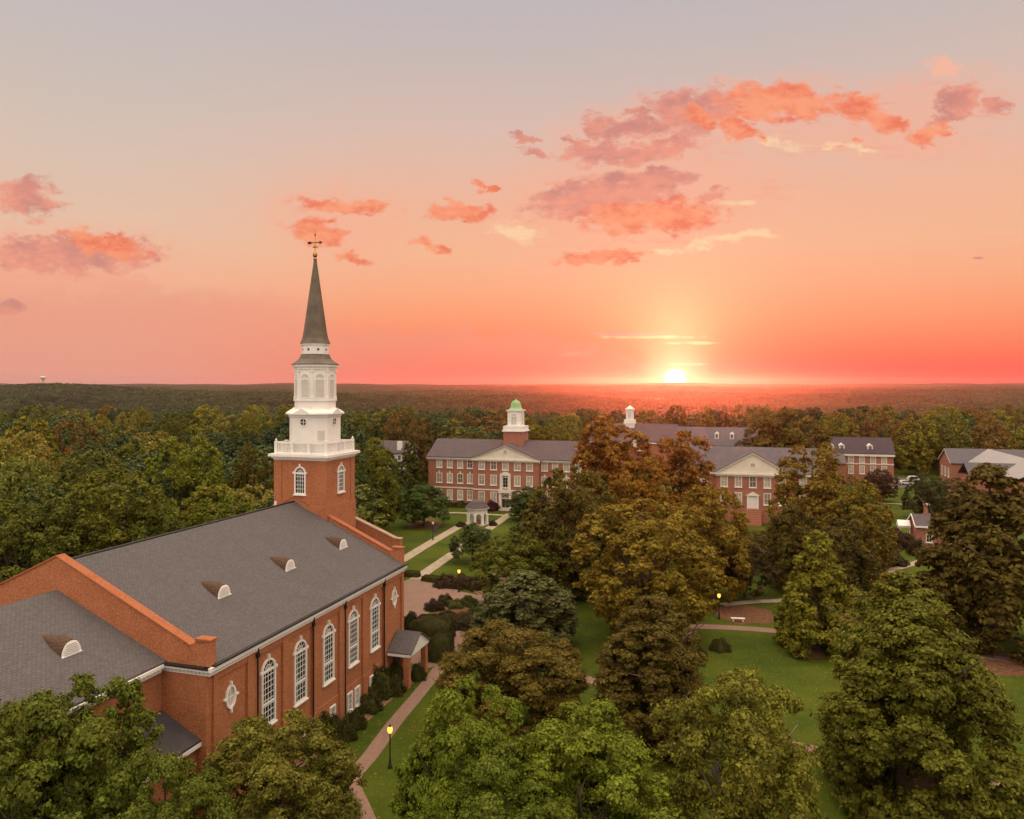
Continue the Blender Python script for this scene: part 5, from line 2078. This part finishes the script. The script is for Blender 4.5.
def scatter(name, label, pts, scl, rot, srcs):
    me = bpy.data.meshes.new(name)
    me.from_pydata(pts, [], [])
    a = me.attributes.new('tree_scale', 'FLOAT_VECTOR', 'POINT')
    a.data.foreach_set('vector', np.array(scl, np.float32).reshape(-1))
    a = me.attributes.new('tree_turn', 'FLOAT', 'POINT')
    a.data.foreach_set('value', np.array(rot, np.float32))
    o = bpy.data.objects.new(name, me)
    COL.objects.link(o)
    tag(o, label, 'forest', kind='stuff')
    ng = bpy.data.node_groups.new('forest_scatter', 'GeometryNodeTree')
    ng.interface.new_socket('Geometry', in_out='INPUT', socket_type='NodeSocketGeometry')
    ng.interface.new_socket('Geometry', in_out='OUTPUT', socket_type='NodeSocketGeometry')
    n, l = ng.nodes, ng.links
    gi, go = n.new('NodeGroupInput'), n.new('NodeGroupOutput')
    jn = n.new('GeometryNodeJoinGeometry')
    for cm in srcs:
        src = bpy.data.objects.new('forest_crown', cm)
        oi = n.new('GeometryNodeObjectInfo')
        oi.inputs['Object'].default_value = src
        oi.inputs['As Instance'].default_value = True
        l.new(oi.outputs['Geometry'], jn.inputs[0])
    ip = n.new('GeometryNodeInstanceOnPoints')
    l.new(gi.outputs[0], ip.inputs['Points'])
    l.new(jn.outputs[0], ip.inputs['Instance'])
    ip.inputs['Pick Instance'].default_value = True
    rv = n.new('FunctionNodeRandomValue')
    rv.data_type = 'INT'
    rv.inputs[4].default_value, rv.inputs[5].default_value = 0, len(srcs) - 1
    l.new(rv.outputs[2], ip.inputs['Instance Index'])
    sa = n.new('GeometryNodeInputNamedAttribute')
    sa.data_type = 'FLOAT_VECTOR'
    sa.inputs[0].default_value = 'tree_scale'
    l.new(sa.outputs[0], ip.inputs['Scale'])
    ra = n.new('GeometryNodeInputNamedAttribute')
    ra.data_type = 'FLOAT'
    ra.inputs[0].default_value = 'tree_turn'
    cx = n.new('ShaderNodeCombineXYZ')
    l.new(ra.outputs[0], cx.inputs[2])
    l.new(cx.outputs[0], ip.inputs['Rotation'])
    l.new(ip.outputs[0], go.inputs[0])
    md = o.modifiers.new('scatter', 'NODES')
    md.node_group = ng


def distant_forest():
    rng = np.random.default_rng(31)
    pts, scl, rot = [], [], []
    y = 425.0
    while y < 9500:
        s = max(1.0, y / 1400) ** .92
        sp = 10.0 * s
        half = y * .86 + 30
        xs = np.arange(-half, half, sp)
        xs = xs + rng.uniform(-.45, .45, len(xs)) * sp
        ys = y + rng.uniform(-.45, .45, len(xs)) * sp
        zs = terrain(xs, ys)
        gap = (np.sin(xs / 210 + 1) * np.sin(ys / 340 + 2) + np.sin(xs / 90 + ys / 130)) > 1.55
        for a, b, c, q in zip(xs, ys, zs, gap):
            if q and rng.random() < .8:
                continue
            if any(abs(a - f[0]) < f[3] * .62 and -f[4] * 1.8 < b - f[1] < f[4] * .6 for f in FARB):
                continue
            pts.append((float(a), float(b), float(c)))
            k = s * rng.uniform(.75, 1.3)
            scl.append((k, k, min(rng.uniform(.75, 1.12) * s ** .35, 1.5)))
            rot.append(rng.uniform(0, 6.28))
        y += sp * .85
    srcs = []
    for i in range(4):
        P, N = crown_points(np.random.default_rng(400 + i), 6.0, 20.0, 'oak' if i % 2 else 'tall', 620)
        r2 = np.random.default_rng(i)
        srcs.append(quads_mesh('forest_crown', P, N + np.array([0, 0, .4]), 2.1 * r2.uniform(.7, 1.3, len(P)), MATS['far_leaf'], r2, .8))
    scatter('distant_forest', 'unbroken forest of small crowns running to the horizon', pts, scl, rot, srcs)
    srcs = []
    for i in range(5):
        me = PROTO[f'far{i}'][0].copy()
        me.materials[0] = MATS['far_leaf']
        srcs.append(me)
    scatter('woodland', 'deep wood between and behind the nearer trees', [(c[0], c[1], c[4]) for c in wood_rest], [(c[2] / 7, c[2] / 7, c[3] / 20) for c in wood_rest], [rng.uniform(0, 6.28) for c in wood_rest], srcs)
    print('distant forest points', len(pts), 'wood trees', len(wood), 'rest', len(wood_rest))


distant_forest()


def far_buildings():
    for (x, Y, z, w_, d_, h_, lab) in FARB:
        g = float(terrain(x, Y))
        rt = empty('far_building', (x, Y, g), -THETA, lab, 'building', 'pale buildings in the far forest')
        top = max(z - g, 6)
        b = MB()
        b.box(-w_ / 2, w_ / 2, -d_ / 2, d_ / 2, -2, top - 1.2)
        b.build('wall', MATS['cream_paint'], rt)
        b = MB()
        roof_gable(b, -w_ / 2 - .4, w_ / 2 + .4, -d_ / 2 - .4, d_ / 2 + .4, top - 1.2, top + 1.5, 'x', .2)
        b.build('roof', MATS['white_paint'], rt)


far_buildings()


def water_tower():
    Y = 2500.0
    x = (43 - 512) / FPX * Y
    g = float(terrain(x, Y))
    top = at(43, 376, Y).z - g
    rt = empty('water_tower', (x, Y, g), 0, 'tiny water tower on the far left horizon', 'water tower')
    b = MB()
    b.lathe(0, 0, [(5, 0), (2.6, 3), (2.3, top - 15), (5.0, top - 11)], 16, smooth=True)
    b.build('stem', MATS['louver'], rt)
    b = MB()
    b.lathe(0, 0, [(5.0, top - 11), (8.5, top - 7.5), (8.8, top - 4), (6.5, top - 1), (1, top)], 20, smooth=True)
    b.build('tank', MATS['louver'], rt)


water_tower()

# ------------------------------------------------------------------ haze
HAZE_D = 4.0e-5


def haze():
    b = MB()
    b.box(-9200, 9200, -90, 10200, -95, 110)
    m, T = mat('haze_air')
    v = T.node('ShaderNodeVolumePrincipled')
    v.inputs['Color'].default_value = (1.0, .95, 1.0, 1)
    v.inputs['Density'].default_value = HAZE_D
    v.inputs['Anisotropy'].default_value = 0.86
    o = T.node('ShaderNodeOutputMaterial')
    T.l.new(v.outputs[0], o.inputs['Volume'])
    MATS['haze_air'] = m
    ob = b.build('haze', m)
    tag(ob, 'thin evening haze over the whole land', 'haze', kind='stuff')


haze()
